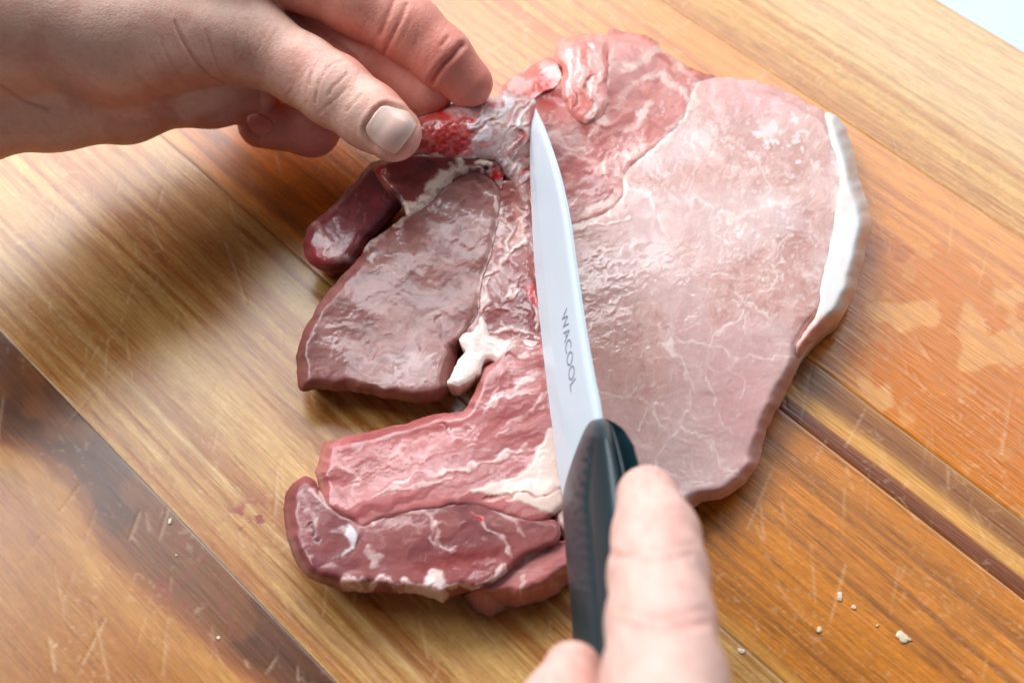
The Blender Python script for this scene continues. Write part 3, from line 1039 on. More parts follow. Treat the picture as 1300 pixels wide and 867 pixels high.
# ---- belly strip, upper pale part
UP_T = [(624, 456), (612, 470), (604, 494), (598, 504), (587, 521), (554, 526), (517, 536), (480, 545), (447, 552), (418, 559)]
p = Patch("belly_muscle", [("s", [(650, 432), (676, 436), (696, 440), (704, 520), (714, 600), (716, 640)]), ("n", [(680, 664), (640, 654), (600, 642), (560, 646), (520, 652), (480, 662), (462, 670), (446, 658)]),
                           ("n", [(430, 652), (414, 640)]), ("C", [(404, 620)]), ("C", [(402, 600), (405, 577), (410, 564)]), ("T", UP_T[::-1])],
          base=rgb(186, 108, 106), seed=14, top=1.0)
p.mottle(rgb(150, 74, 74), 70, 10, .45, .66, .6, -16, 1)
p.mottle(rgb(208, 148, 146), 60, 7, .5, .7, .5, -16, 3)
p.mix(g2(p.X, p.Y, 560, 600, 120, 22, -16) * .35, rgb(152, 76, 78))
p.mix(p.rim * .4, rgb(188, 112, 108))
p.area([(597, 626), (620, 618), (648, 606), (672, 590), (690, 560), (704, 545), (716, 600), (716, 652), (690, 648), (668, 640), (640, 632)], rgb(232, 204, 192), .95, 3, .5, .8)
p.stroke([(616, 634), (645, 630), (680, 628), (716, 624)], 1.4, rgb(196, 120, 108), .8, 1.5, -.8)
for s, w, o in [([(500, 610), (540, 600), (590, 594), (612, 588)], 2.2, .6), ([(470, 628), (500, 618), (540, 618), (575, 606)], 1.6, .5), ([(600, 590), (640, 580), (668, 566)], 2.2, .6), ([(640, 470), (630, 500), (612, 530)], 2, .4),
                ([(430, 590), (452, 602), (448, 622)], 2, .5), ([(620, 450), (650, 440), (690, 446)], 5, .8), ([(630, 510), (660, 490), (690, 470)], 3, .45), ([(640, 545), (670, 525), (695, 500)], 2.4, .45)]:
    p.stroke(s, w, rgb(226, 194, 188), o, 2, .4)
p.area([(632, 484), (648, 478), (652, 496), (638, 504)], rgb(156, 52, 50), .5, 6, -.6)
p.stroke([(566, 536), (572, 550)], 2.5, rgb(160, 74, 72), .6, 3, -.9)
p.relief(1.0, 90, 30, -18, 2, 1)
p.relief(.28, 34, 16, -16, 3, 3)
p.relief(.3, 14, 5, -16, 4, 2)
p.film = .9
p.r -= .1
p.sparkle(.22, .42, np.clip(g2(p.X, p.Y, 520, 580, 130, 36, -16) + g2(p.X, p.Y, 650, 500, 60, 60), 0, 1) * sstep(.35, .6, fbm(p.X * .03, p.Y * .05, 38, 3)), 4.4, 2.2, -18)
p.sparkle(.2, .62, .5, 4.0, 1.8, -18, 3)
p.build()

# ---- belly strip, dark lower part
p = Patch("belly_roll", [("C", [(359, 652), (361, 634)]), ("T", [(371, 613), (388, 605), (399, 610), (406, 622)]), ("s", [(430, 648), (446, 655), (462, 664), (480, 654), (500, 645), (530, 642), (560, 636), (600, 632), (618, 636), (640, 648), (664, 652), (690, 658), (708, 662)]),
                         ("s", [(712, 676), (706, 690), (690, 696), (660, 712), (640, 730), (612, 745)]), ("F", [(590, 752), (575, 757), (561, 764), (552, 759), (517, 753), (462, 752), (436, 749), (406, 739), (384, 727), (373, 707), (364, 676)])],
          base=rgb(148, 84, 82), seed=16, top=.7)
p.mottle(rgb(112, 52, 57), 60, 30, .42, .64, .6, -10, 1)
p.mottle(rgb(150, 84, 84), 22, 14, .5, .7, .5, -10, 3)
p.mix(g2(p.X, p.Y, 590, 715, 70, 18, -8) * .6, rgb(150, 48, 46))
p.mix(g2(p.X, p.Y, 384, 650, 18, 50) * .4, rgb(164, 92, 94))
p.mix(p.rim * .4, rgb(160, 84, 82))
p.web(rgb(190, 140, 134), 26, .88, .97, .5, 5, g2(p.X, p.Y, 560, 670, 110, 40), .1)
for s, w, o in [([(462, 662), (480, 652), (520, 642), (560, 634), (600, 631)], 2.6, .8), ([(540, 648), (548, 662), (560, 690), (575, 700)], 1.4, .55), ([(560, 690), (545, 680), (552, 664)], 1.2, .5), ([(604, 652), (620, 668), (640, 690), (648, 710)], 1.6, .6),
                ([(412, 632), (430, 645), (455, 650), (478, 664)], 2.4, .75), ([(398, 626), (410, 640), (430, 650)], 2, .6), ([(440, 745), (470, 738), (510, 744), (545, 742)], 6, .75), ([(545, 745), (580, 748), (610, 738), (640, 728)], 5, .75),
                ([(385, 625), (390, 650), (398, 670)], 2, .4), ([(640, 652), (655, 662), (660, 680)], 2, .4)]:
    p.stroke(s, w, rgb(222, 190, 184), o, 2, .4)
p.area([(533, 734), (540, 726), (556, 726), (566, 744), (572, 756), (560, 766), (548, 756), (520, 748)], rgb(226, 204, 198), .85, 4, .5)
p.area([(434, 674), (442, 670), (450, 678), (448, 692), (440, 704), (436, 690)], rgb(220, 206, 208), .95, 2.5, .7)
p.area([(468, 704), (478, 700), (486, 708), (482, 720), (474, 722)], rgb(208, 176, 172), .85, 3, .4)
p.stroke([(604, 652), (612, 660)], 2, rgb(190, 30, 40), .8, 2)
p.stroke([(392, 672), (400, 680), (410, 684)], 2.5, rgb(60, 24, 30), .7, 2.5, -1)
p.relief(1.3, 60, 40, -10, 2, 2)
p.relief(.35, 24, 12, -10, 3)
p.relief(.2, 9, 6, -10, 4, 2)
p.film = .55
p.r -= .06
p.sparkle(.2, .64, .5, 4.2, 1.6, -10)
p.build()

# ---- tail of the belly by the handle
p = Patch("belly_tail", [("s", [(612, 742), (640, 726), (660, 708), (690, 692), (716, 684), (740, 680)]), ("L", [(740, 730), (718, 742), (703, 755), (683, 763), (646, 768), (613, 763), (590, 757)])],
          base=rgb(190, 118, 114), seed=18, top=-1.5)
p.mottle(rgb(172, 88, 86), 40, 14, .45, .65, .5, -20, 1)
p.mottle(rgb(212, 150, 146), 24, 10, .52, .7, .5, -20, 3)
p.stroke([(642, 722), (665, 706), (690, 694), (718, 686)], 2.4, rgb(222, 190, 188), .6, 2, .3)
p.stroke([(664, 732), (668, 750), (666, 766)], 1.4, rgb(222, 184, 178), .6, 1.5, .2)
p.mix(p.rim * .4, rgb(216, 160, 152))
p.relief(1.0, 40, 20, -20, 2)
p.relief(.35, 12, 8, -20, 3)
p.r -= .08
p.sparkle(.26, .55, .7, 4.6, 2.2, -20)
p.inset = .25
p.build()

# ---- white fat chunk at the slit
p = Patch("fat_seam", [("s", [(612, 404), (618, 420), (636, 430), (668, 432), (690, 436), (680, 446), (650, 450), (634, 462), (624, 455), (616, 458), (609, 470), (598, 482), (580, 490), (570, 488), (572, 476), (580, 458), (592, 446), (584, 440), (586, 428), (600, 418)])],
          base=rgb(232, 208, 200), seed=19, top=.7, jitter=2.4)
p.mottle(rgb(214, 172, 164), 22, 10, .5, .66, .6, 40, 1)
p.mix(g2(p.X, p.Y, 585, 470, 22, 16, -45) * .6, rgb(232, 222, 210))
p.relief(1.3, 18, 10, 40, 2)
p.relief(.5, 8, 6, 0, 3)
p.r -= .04
p.sparkle(.16, .6, .5, 4.2, 1.6, 40)
p.build(zlow=8)

# ---- connective slab under the muscles (fills the seams between them)
p = Patch("connective_tissue", [("C", [(650, 140), (700, 110), (760, 90), (840, 100), (900, 125), (990, 150), (1040, 190), (1050, 260), (1030, 360), (1000, 430), (960, 520), (920, 590), (860, 620), (760, 650), (700, 720), (620, 735), (500, 725), (410, 700), (420, 660), (470, 630), (580, 590), (650, 540), (660, 470), (640, 440), (610, 425), (600, 400), (520, 330), (520, 280), (560, 230)])],
          base=rgb(150, 60, 58), seed=20, top=-5.0, h=5, jitter=0, smooth=1)
p.build()

# ------------------------------------------------------------------ knife
TIP, SPINE, HEEL = at(680, 138, 24), at(765, 528, 55), at(712, 622, 36)
ax = TIP - SPINE
ax /= np.linalg.norm(ax)
wv = (SPINE - HEEL) - ax * ((SPINE - HEEL) @ ax)
wv /= np.linalg.norm(wv)
nn = np.cross(ax, wv)
if nn @ (CAM - TIP) < 0:
    nn = -nn
knife = empty("knife", HEEL)
tag(knife, "small knife with white ceramic blade and black handle lying along the bone", "knife")
KO = HEEL


def on_plane(px, py, off=0.0):
    o = TIP + nn * off
    d = at(px, py, 0.0) - CAM
    t = ((o - CAM) @ nn) / (d @ nn)
    return CAM + d * np.asarray(t)[..., None]


Lp = catmull([(680, 138), (674.5, 165), (673, 195), (674, 240), (677, 310), (681, 360), (688, 430), (696, 500), (704, 560), (711, 612), (716, 634)], 5, False)
Rp = catmull([(680, 138), (691, 165), (702, 195), (712, 228), (723, 280), (732, 345), (742, 412), (752, 470), (760, 510), (763, 530), (764, 541)], 5, False)


def resample(P, n):
    s = np.concatenate([[0], np.cumsum(np.hypot(*np.diff(P[:, :2], axis=0).T))])
    t = np.linspace(0, s[-1], n) ** 1.0
    return np.stack([np.interp(t, s, P[:, i]) for i in range(2)], -1)


nL = 90
Lr, Rr = resample(Lp, nL), resample(Rp, nL)
L3, R3 = on_plane(Lr[:, 0], Lr[:, 1]), on_plane(Rr[:, 0], Rr[:, 1])
sx = np.array([0, .02, .30, .33, .5, .7, .88, .92, .96, 1.0])
th = np.array([.06, .10, 1.02, 1.05, 1.06, 1.06, 1.06, 1.02, .85, .45])
rings = []
for i in range(nL):
    wdt = np.linalg.norm(R3[i] - L3[i])
    kth = min(1, wdt / 9.0 + .04)
    c = L3[i] + (R3[i] - L3[i]) * sx[:, None]
    f_ = c + nn * (th * kth)[:, None]
    b_ = c - nn * (th * kth)[:, None]
    rings.append(np.concatenate([f_, b_[::-1]]))
V, fs = loft(np.array(rings) - KO)
blade_me = mk_mesh("blade", V, fs)
blade = obj("blade", blade_me, CERAMIC, knife)
bev = blade.modifiers.new("edge", "EDGE_SPLIT")
bev.split_angle = math.radians(20)

# handle: stations down the grip, left and right outline in the blade plane
HL = catmull([(762, 531), (747, 537), (733, 566), (720, 604), (714, 635), (716, 669), (719, 712), (724, 762), (727, 812), (730, 870), (732, 940)], 4, False)
HR = catmull([(766, 531), (774, 538), (783, 568), (790, 600), (796, 640), (801, 680), (805, 720), (808, 770), (810, 820), (812, 880), (813, 940)], 4, False)
nH = 150
Hl, Hr = resample(HL, nH), resample(HR, nH)
ns = 40
dots = [(0.13 + .055 * (j % 2), 0.13 + j * .026) for j in range(17)] + [(0.25, .12 + j * .036) for j in range(13)] + [(.32, .16 + j * .036) for j in range(11)]
rings = []
for i in range(nH):
    tt = i / (nH - 1)
    wid = float(np.linalg.norm(on_plane(*Hr[i]) - on_plane(*Hl[i])))
    thick = min(7.0, .9 + .34 * wid)
    q_ = .5 - .5 * np.cos(np.linspace(0, np.pi, ns))      # 0 edge side .. 1 spine side
    bul = np.maximum(1 - np.abs(2 * q_ - 1) ** 2.6, 0) ** (1 / 2.2)
    bump = np.zeros(ns)
    for ds, dt in dots:
        q = ((q_ - ds) / .028) ** 2 + ((tt - dt) / .0095) ** 2
        bump += np.clip(1 - q, 0, 1) ** .5 * .34
    bump -= .4 * np.exp(-((q_ - .40) / .03) ** 2) * sstep(.05, .15, tt)
    off = bul * thick + bump
    fx, fy = Hl[i, 0] + (Hr[i, 0] - Hl[i, 0]) * q_, Hl[i, 1] + (Hr[i, 1] - Hl[i, 1]) * q_
    front = np.array([on_plane(fx[j], fy[j], off[j]) for j in range(ns)])
    back = front - nn * ((off + bul * min(thick, 3.0) * sstep(.05, .3, tt)) + .05)[:, None]
    rings.append(np.concatenate([front, back[::-1][1:-1]]))
V, fs = loft(np.array(rings) - KO)
obj("handle", mk_mesh("handle", V, fs), RUBBER, knife)

# printed name on the blade, reading from tip to handle, letter tops to the spine
cu = bpy.data.curves.new("lettering", "FONT")
cu.body = "WACOOL"
cu.size = 1.0
cu.extrude = 0.0
cu.align_x, cu.align_y = "CENTER", "CENTER"
tmp = bpy.data.objects.new("lettering_curve", cu)
COL.objects.link(tmp)
dg = bpy.context.evaluated_depsgraph_get()
tm = bpy.data.meshes.new_from_object(tmp.evaluated_get(dg))
bpy.data.objects.remove(tmp)
co = np.array([v.co[:] for v in tm.vertices])
lx, ly = np.ptp(co[:, 0]), np.ptp(co[:, 1])
p0, p1 = on_plane(715.5, 396, 1.12), on_plane(727.5, 494, 1.12)
tl = np.linalg.norm(p1 - p0)
xd = (p1 - p0) / tl
yd = np.cross(nn, xd)
co2 = (p0 + p1) / 2 + xd * (co[:, :1] / lx * tl) + yd * ((co[:, 1:2]) / ly * 3.1 + 0)
for v, c in zip(tm.vertices, (co2 - KO) * MM):
    v.co = c
tm.name = "lettering"
tm.materials.clear()
obj("lettering", tm, PRINT, knife)


# ------------------------------------------------------------------ hands
def surface_nets(Fd, org, h):
    s = Fd < 0
    nx, ny, nz = Fd.shape
    c = [s[i:nx - 1 + i, j:ny - 1 + j, k:nz - 1 + k] for i in (0, 1) for j in (0, 1) for k in (0, 1)]
    cnt = sum(a.astype(np.int8) for a in c)
    act = (cnt > 0) & (cnt < 8)
    ii, jj, kk = np.nonzero(act)
    idx = -np.ones(act.shape, np.int64)
    idx[act] = np.arange(len(ii))
    acc = np.zeros((len(ii), 3))
    n = np.zeros(len(ii))
    corners = [(i, j, k) for i in (0, 1) for j in (0, 1) for k in (0, 1)]
    for a in range(8):
        for b in range(a + 1, 8):
            A, B = np.array(corners[a]), np.array(corners[b])
            if np.abs(A - B).sum() != 1:
                continue
            fa, fb = Fd[ii + A[0], jj + A[1], kk + A[2]], Fd[ii + B[0], jj + B[1], kk + B[2]]
            m = (fa < 0) != (fb < 0)
            t = np.where(m, fa / np.where(m, fa - fb, 1), 0)
            acc += np.where(m[:, None], A + (B - A) * t[:, None], 0)
            n += m
    V = org + (np.stack([ii, jj, kk], -1) + acc / n[:, None]) * h
    quads = []
    for ax_ in range(3):
        sl0 = [slice(None)] * 3
        sl1 = [slice(None)] * 3
        sl0[ax_], sl1[ax_] = slice(0, -1), slice(1, None)
        a, b = s[tuple(sl0)], s[tuple(sl1)]
        ch = a != b
        o1, o2 = [(1, 2), (2, 0), (0, 1)][ax_]
        g = np.nonzero(ch)
        g = [np.array(x) for x in g]
        ok = (g[o1] > 0) & (g[o2] > 0) & (g[o1] < act.shape[o1]) & (g[o2] < act.shape[o2])
        g = [x[ok] for x in g]
        fl = a[g[0], g[1], g[2]]

        def id_(d1, d2):
            q = [x.copy() for x in g]
            q[o1] -= d1
            q[o2] -= d2
            return idx[q[0], q[1], q[2]]
        Q = np.stack([id_(1, 1), id_(0, 1), id_(0, 0), id_(1, 0)], -1)
        Q[~fl] = Q[~fl][:, ::-1]
        quads.append(Q)
    Q = np.concatenate(quads)
    return V, Q[(Q >= 0).all(1)]


def smin(a, b, k):
    h = np.clip(.5 + .5 * (b - a) / k, 0, 1)
    return b * (1 - h) + a * h - k * h * (1 - h)


def sdf_caps(P, caps, k):
    out = None
    for (a, ra), (b, rb) in caps:
        ab = b - a
        t = np.clip(((P - a) @ ab) / (ab @ ab), 0, 1)
        d = np.linalg.norm(P - a - t[..., None] * ab, axis=-1) - (ra + (rb - ra) * t)
        out = d if out is None else smin(out, d, k)
    return out


def chain(pts):
    J = [(at(x, y, z), r) for x, y, z, r in pts]
    return list(zip(J[:-1], J[1:]))


def hand_mesh(palm, fingers, h=.62, kpalm=9, kf=3.0, kj=6.0):
    caps = [c for g in palm for c in chain(g)]
    fing = [chain(f) for f in fingers]
    allp = np.array([np.concatenate([p - r, p + r]) for c in [caps] + fing for ab in c for p, r in ab])
    lo, hi = allp[:, :3].min(0) - 3, allp[:, 3:].max(0) + 3
    # the photograph shows only part of the arm: cut far outside the frame
    lo = np.maximum(lo, [-260, -190, 0.8])
    hi = np.minimum(hi, [260, 260, 190])

    def field(P):
        pf = sdf_caps(P, caps, kpalm)
        out = pf
        for f_ in fing:
            out = np.minimum(out, smin(pf, sdf_caps(P, f_, kf), kj))
        return out
    # coarse pass to skip empty space
    H = h * 6
    n = np.ceil((hi - lo) / H).astype(int) + 1
    gr = np.stack(np.meshgrid(*[lo[i] + np.arange(n[i]) * H for i in range(3)], indexing="ij"), -1)
    fc = field(gr)
    near = np.abs(fc) < H * 1.9
    N3 = (n - 1) * 6 + 1
    Fd = np.full(N3, 9.0, np.float32)
    sign = np.sign(fc)
    Fd = np.repeat(np.repeat(np.repeat(sign, 6, 0), 6, 1), 6, 2)[:N3[0], :N3[1], :N3[2]].astype(np.float32) * 9
    ci = np.argwhere(near)
    off = np.stack(np.meshgrid(*[np.arange(-3, 4)] * 3, indexing="ij"), -1).reshape(-1, 3)
    fi = (ci[:, None] * 6 + off[None]).reshape(-1, 3)
    fi = fi[((fi >= 0) & (fi < N3)).all(1)]
    lin = np.unique(np.ravel_multi_index(fi.T, N3))
    fi = np.stack(np.unravel_index(lin, N3), -1)
    vals = np.concatenate([field(lo + ch * h) for ch in np.array_split(fi, max(1, len(fi) // 200000))])
    Fd.ravel()[lin] = vals
    for a in range(3):      # closed where the box cuts the arm
        sl = [slice(None)] * 3
        for e_ in (0, -1):
            sl[a] = e_
            Fd[tuple(sl)] = np.maximum(Fd[tuple(sl)], .5)
    V, Q = surface_nets(Fd, lo, h)
    e = .15
    for _ in range(2):
        f0 = field(V)
        g = np.stack([field(V + np.eye(3)[i] * e) - f0 for i in range(3)], -1) / e
        gl = np.linalg.norm(g, axis=-1, keepdims=True)
        g = g / np.maximum(gl, .3)
        V = V - g * np.clip(f0, -h, h)[:, None] * .9
    return V, Q, g


class Skin:
    def __init__(self, V, Q, g, base, seed):
        self.V, self.Q, self.g = V, Q, g
        self.px, self.py = project(V)
        self.c = np.broadcast_to(base, V.shape).copy()
        self.dz = np.zeros(len(V))
        self.seed = seed
        v = (CAM - V)
        v /= np.linalg.norm(v, axis=1)[:, None]
        self.vis = sstep(-.1, .25, (v * g).sum(1))

    def mix(self, m, col):
        self.c += (np.asarray(col) - self.c) * np.clip(m, 0, 1)[:, None]

    def crease(self, pts, w, depth, col=None, op=.5, dep=None):
        P = catmull(pts, 4, False)
        b = (self.px > P[:, 0].min() - 30) & (self.px < P[:, 0].max() + 30) & (self.py > P[:, 1].min() - 30) & (self.py < P[:, 1].max() + 30)
        if dep is not None:
            b &= dep
        d = seg_dist(self.px[b], self.py[b], P)
        n_ = fbm(self.px[b] * .1, self.py[b] * .1, self.seed + 2)
        m = np.exp(-(d / (w * (.7 + .6 * n_))) ** 2) * self.vis[b]
        rim = np.exp(-((d - 2.6 * w) / (1.4 * w)) ** 2) * self.vis[b]
        self.dz[b] += -depth * m + depth * .25 * rim
        if col is not None:
            mm = np.zeros(len(self.px))
            mm[b] = np.exp(-(d / (w * .8)) ** 2) * op * self.vis[b]
            self.mix(mm, col)

    def finish(self):
        self.V = self.V + self.g * self.dz[:, None]


def nail(sk, poly, col_fn, name, parent, org, lift=.3, h=1.2, dome=.25):
    """a curved plate laid on the finger inside the outline"""
    tri = np.concatenate([sk.Q[:, :3], sk.Q[:, [0, 2, 3]]])
    near = (np.abs(sk.px - np.mean([p[0] for p in poly])) < 70) & (np.abs(sk.py - np.mean([p[1] for p in poly])) < 70)
    tri = tri[near[tri].all(1)]
    bvh = BVHTree.FromPolygons([Vector(v) for v in sk.V], tri.tolist())
    O = catmull(poly, 2.0)[:, :2]
    X, Y = np.meshgrid(np.arange(O[:, 0].min() - 2 * h, O[:, 0].max() + 2 * h, h), np.arange(O[:, 1].min() - 2 * h, O[:, 1].max() + 2 * h, h), indexing="ij")
    d, _, nr = seg_dist(X, Y, O, True, np.zeros((len(O), 1)))
    sd = np.where(inside(X, Y, O), d, -d)
    keep = sd > -h * .95
    sn = keep & (sd < h * .35)
    X, Y = np.where(sn, nr[..., 0], X), np.where(sn, nr[..., 1], Y)
    d = np.where(sn, 0, d)
    Z = np.zeros(X.shape + (3,))
    for i, j in np.argwhere(keep):
        dr = Vector(at(X[i, j], Y[i, j], 0) - CAM).normalized()
        loc, nor, _, _ = bvh.ray_cast(Vector(CAM), dr)
        if loc is None:
            keep[i, j] = False
            continue
        Z[i, j] = np.array(loc)
    nrm = np.zeros_like(Z)
    for a in range(3):
        Z[..., a] = blur(Z[..., a], keep, 6)
    du, dv = np.gradient(Z, axis=0), np.gradient(Z, axis=1)
    nrm = np.cross(dv, du)
    nrm /= np.linalg.norm(nrm, axis=-1, keepdims=True) + 1e-9
    flip = ((CAM - Z) * nrm).sum(-1) < 0
    nrm[flip] *= -1
    vdir = (CAM - Z) / np.linalg.norm(CAM - Z, axis=-1, keepdims=True)
    off = lift * np.clip(d / 2.5, 0, 1) ** .5 - .05 + dome * sstep(0, 16, d)
    Zt = Z + vdir * off[..., None]
    idx = -np.ones(keep.shape, int)
    idx[keep] = np.arange(keep.sum())
    a, b, c, e = idx[:-1, :-1], idx[1:, :-1], idx[1:, 1:], idx[:-1, 1:]
    ok = (a >= 0) & (b >= 0) & (c >= 0) & (e >= 0)
    q = np.stack([a, e, c, b], -1)[ok]
    top = Zt[keep]
    low = (Z - vdir * .7)[keep]
    m = len(top)
    E_ = np.concatenate([q[:, [0, 1]], q[:, [1, 2]], q[:, [2, 3]], q[:, [3, 0]]])
    key = np.sort(E_, 1)
    _, inv, cnt = np.unique(key[:, 0] * (m + 1) + key[:, 1], return_inverse=True, return_counts=True)
    bd = E_[cnt[inv] == 1]
    side = np.stack([bd[:, 1], bd[:, 0], bd[:, 0] + m, bd[:, 1] + m], -1)
    col = col_fn(X, Y, d)[keep]
    me = mk_mesh(name, np.concatenate([top, low]) - org, [np.concatenate([q, side])[:, ::-1], q + m], {"Col": np.concatenate([col, col])})
    return obj(name, me, NAIL, parent)


def skin_tone(sk, amp=1.0):
    """blotches that belong to the skin"""
    V = sk.V
    n1 = fbm(V[:, 0] * .07 + V[:, 2] * .05, V[:, 1] * .07, sk.seed, 3)
    n2 = fbm(V[:, 0] * .35, V[:, 1] * .35 + V[:, 2] * .3, sk.seed + 5, 3)
    sk.mix(sstep(.5, .75, n1) * .4 * amp, rgb(216, 134, 118))
    n3 = fbm(V[:, 0] * .9, V[:, 1] * .9 + V[:, 2] * .7, sk.seed + 15, 3)
    sk.mix(sstep(.55, .75, n3) * .22, rgb(204, 120, 104))
    sk.mix(sstep(.45, .25, n3) * .2, rgb(240, 208, 192))
    sk.mix(sstep(.5, .2, n1) * .35 * amp, rgb(216, 184, 164))
    sk.c *= (.95 + .1 * n2)[:, None]


# ---- the hand holding the bone
V, Q, g = hand_mesh(
    palm=[[(312, 50, 42, 11.4), (140, 46, 58, 16.4), (-20, 24, 70, 18.2), (-330, -20, 92, 22)],
          [(330, -70, 58, 12), (60, -70, 74, 17), (-330, -60, 102, 22)],
          [(246, 130, 28, 6.3), (160, 138, 36, 7.9), (70, 140, 42, 9.3), (-50, 146, 50, 12), (-330, 90, 82, 18)],
          [(330, -40, 40, 10), (60, 10, 54, 14), (-330, 10, 88, 21)]],
    fingers=[[(312, 50, 42, 11.4), (385, 90, 39, 9.7), (424, 115, 38, 9.9), (470, 148, 36, 9.0), (499, 169, 35, 8.0)],
             [(300, -70, 54, 12), (395, -30, 50, 10.6), (452, -2, 46, 10.2), (520, 38, 41, 9.4), (560, 72, 37, 8.5), (594, 106, 31, 7.2)],
             [(310, -40, 38, 11), (410, 30, 32, 9.6), (470, 75, 28, 9.0), (540, 120, 25, 8.0)],
             [(300, -10, 34, 11), (430, 100, 28, 8.5), (396, 164, 20, 7.6), (332, 158, 18, 7.0)],
             [(246, 122, 30, 6.6), (275, 132, 26, 6.2), (330, 130, 24, 6.2)]])
sk = Skin(V, Q, g, rgb(238, 190, 172), 30)
skin_tone(sk)
sk.mix(g2(sk.px, sk.py, 40, 30, 190, 80) * .4, rgb(206, 178, 160))  # dimmer light on the back of the hand, put into its colour
sk.mix(sstep(.52, .72, fbm(sk.px * .02, sk.py * .03, 91, 4)) * .35 * (sk.px < 320), rgb(196, 130, 112))
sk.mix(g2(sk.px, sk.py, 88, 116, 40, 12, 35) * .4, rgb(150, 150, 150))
idx_f = sstep(395, 420, sk.px) * sstep(0, 12, (sk.px - 300) * .72 - (sk.py + 2))
far = sstep(4, 14, (sk.px - 330) * .78 - (sk.py - 0) - 2) * (sk.px > 330)
sk.mix(far * (.4 + .4 * fbm(sk.px * .02, sk.py * .02, 93, 3)), rgb(222, 122, 106))
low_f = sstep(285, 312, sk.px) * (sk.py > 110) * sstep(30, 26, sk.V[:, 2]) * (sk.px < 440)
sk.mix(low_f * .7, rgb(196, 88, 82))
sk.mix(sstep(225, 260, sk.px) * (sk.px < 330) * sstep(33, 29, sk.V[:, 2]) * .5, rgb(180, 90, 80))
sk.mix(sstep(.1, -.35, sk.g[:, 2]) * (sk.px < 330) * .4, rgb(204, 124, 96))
sk.mix(g2(sk.px, sk.py, 596, 100, 30, 36) * .35 * far, rgb(226, 140, 124))
thumb = sk.V[:, 2] > 30
CR = rgb(178, 106, 86)
for pts, w, dp in [([(393, 108), (396, 92), (402, 80), (414, 69)], 1.5, .20), ([(400, 130), (403, 112), (409, 97), (420, 84)], 1.5, .22), ([(417, 121), (421, 112), (430, 104), (440, 94)], 1.5, .22),
                   ([(404, 145), (414, 136), (428, 124), (440, 112)], 1.5, .18), ([(440, 142), (448, 132), (458, 121)], 1.4, .15), ([(412, 88), (424, 80), (436, 78)], 1.3, .14), ([(388, 120), (391, 104), (395, 92)], 1.3, .12),
                   ([(222, 28), (227, 42), (237, 61), (250, 80), (266, 96), (284, 106)], 2.0, .26), ([(203, 48), (210, 66), (222, 90), (240, 108)], 2.0, .09), ([(190, 70), (205, 95), (225, 115)], 2.0, .07),
                   ([(262, 40), (268, 62), (276, 84), (286, 98)], 2.2, .12), ([(300, 40), (296, 62), (300, 84)], 2, .08), ([(170, 92), (190, 112), (215, 122)], 2.2, .10), ([(0, 108), (30, 128), (60, 138)], 3, .2)]:
    sk.crease(pts, w, dp, CR, min(.5, dp * 2.2), thumb)
for pts, w, dp in [([(586, 58), (574, 72), (560, 86), (548, 104)], 3.2, 1.0), ([(568, 48), (560, 58)], 2.2, .3), ([(516, 6), (508, 26), (496, 50), (486, 70)], 2.6, .35), ([(500, 0), (492, 20), (482, 44)], 2.4, .25)]:
    sk.crease(pts, w, dp, rgb(186, 80, 66), .5, far > .5)
rl = np.random.RandomState(12)
for j in range(70):       # short fine lines across the thumb and the web
    t = rl.uniform(0, 1)
    cx, cy = 300 + 170 * t + rl.normal(0, 8), 45 + 105 * t + rl.normal(0, 26)
    a_ = math.radians(118 + rl.normal(0, 12))
    L = rl.uniform(6, 16)
    sk.crease([(cx - L * math.cos(a_), cy - L * math.sin(a_)), (cx + 1.5 * rl.normal(), cy + 1.5 * rl.normal()), (cx + L * math.cos(a_), cy + L * math.sin(a_))], 1.2, .05, CR, .16, thumb & (far < .5))
for j in range(26):       # and along the finger behind
    t = rl.uniform(0, 1)
    cx, cy = 440 + 130 * t + rl.normal(0, 8), 12 + 62 * t + rl.normal(0, 20)
    a_ = math.radians(118 + rl.normal(0, 10))
    L = rl.uniform(8, 18)
    sk.crease([(cx - L * math.cos(a_), cy - L * math.sin(a_)), (cx, cy), (cx + L * math.cos(a_), cy + L * math.sin(a_))], 1.4, .06, rgb(190, 92, 80), .2, far > .5)
# nail beds
TN = [(463, 164), (470, 150), (478, 139), (488, 133), (505, 137), (522, 142), (531, 148), (532, 156), (526, 168), (516, 182), (503, 196), (496, 196), (482, 189), (470, 178)]
O = catmull(TN, 2)[:, :2]
d = seg_dist(sk.px, sk.py, O, True)
ins_ = inside(sk.px, sk.py, O)
m = np.where(ins_, 1.0, np.exp(-(d / 2.2) ** 2)) * sk.vis * thumb
sk.dz -= .45 * m
sk.dz += .30 * np.exp(-((d - 6) / 3.5) ** 2) * (~ins_) * sk.vis * thumb * sstep(545, 490, sk.px + sk.py * .3 - 60)
sk.mix(np.exp(-(d / 3.0) ** 2) * .4 * thumb * sk.vis, rgb(206, 120, 96))
RN = [(312, 152), (316, 145), (326, 143), (340, 148), (348, 157), (345, 168), (334, 173), (320, 168)]
O2 = catmull(RN, 2)[:, :2]
d2 = seg_dist(sk.px, sk.py, O2, True)
sk.dz -= .35 * np.where(inside(sk.px, sk.py, O2), 1.0, np.exp(-(d2 / 2.2) ** 2)) * sk.vis * low_f
sk.finish()
org = np.array([-110.0, 130.0, 0.0])
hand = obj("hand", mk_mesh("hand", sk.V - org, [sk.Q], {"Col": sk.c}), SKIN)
hand.location = Vector(org * MM)
tag(hand, "hand pinching the bone of the raw chop between thumb and bent fingers", "hand")


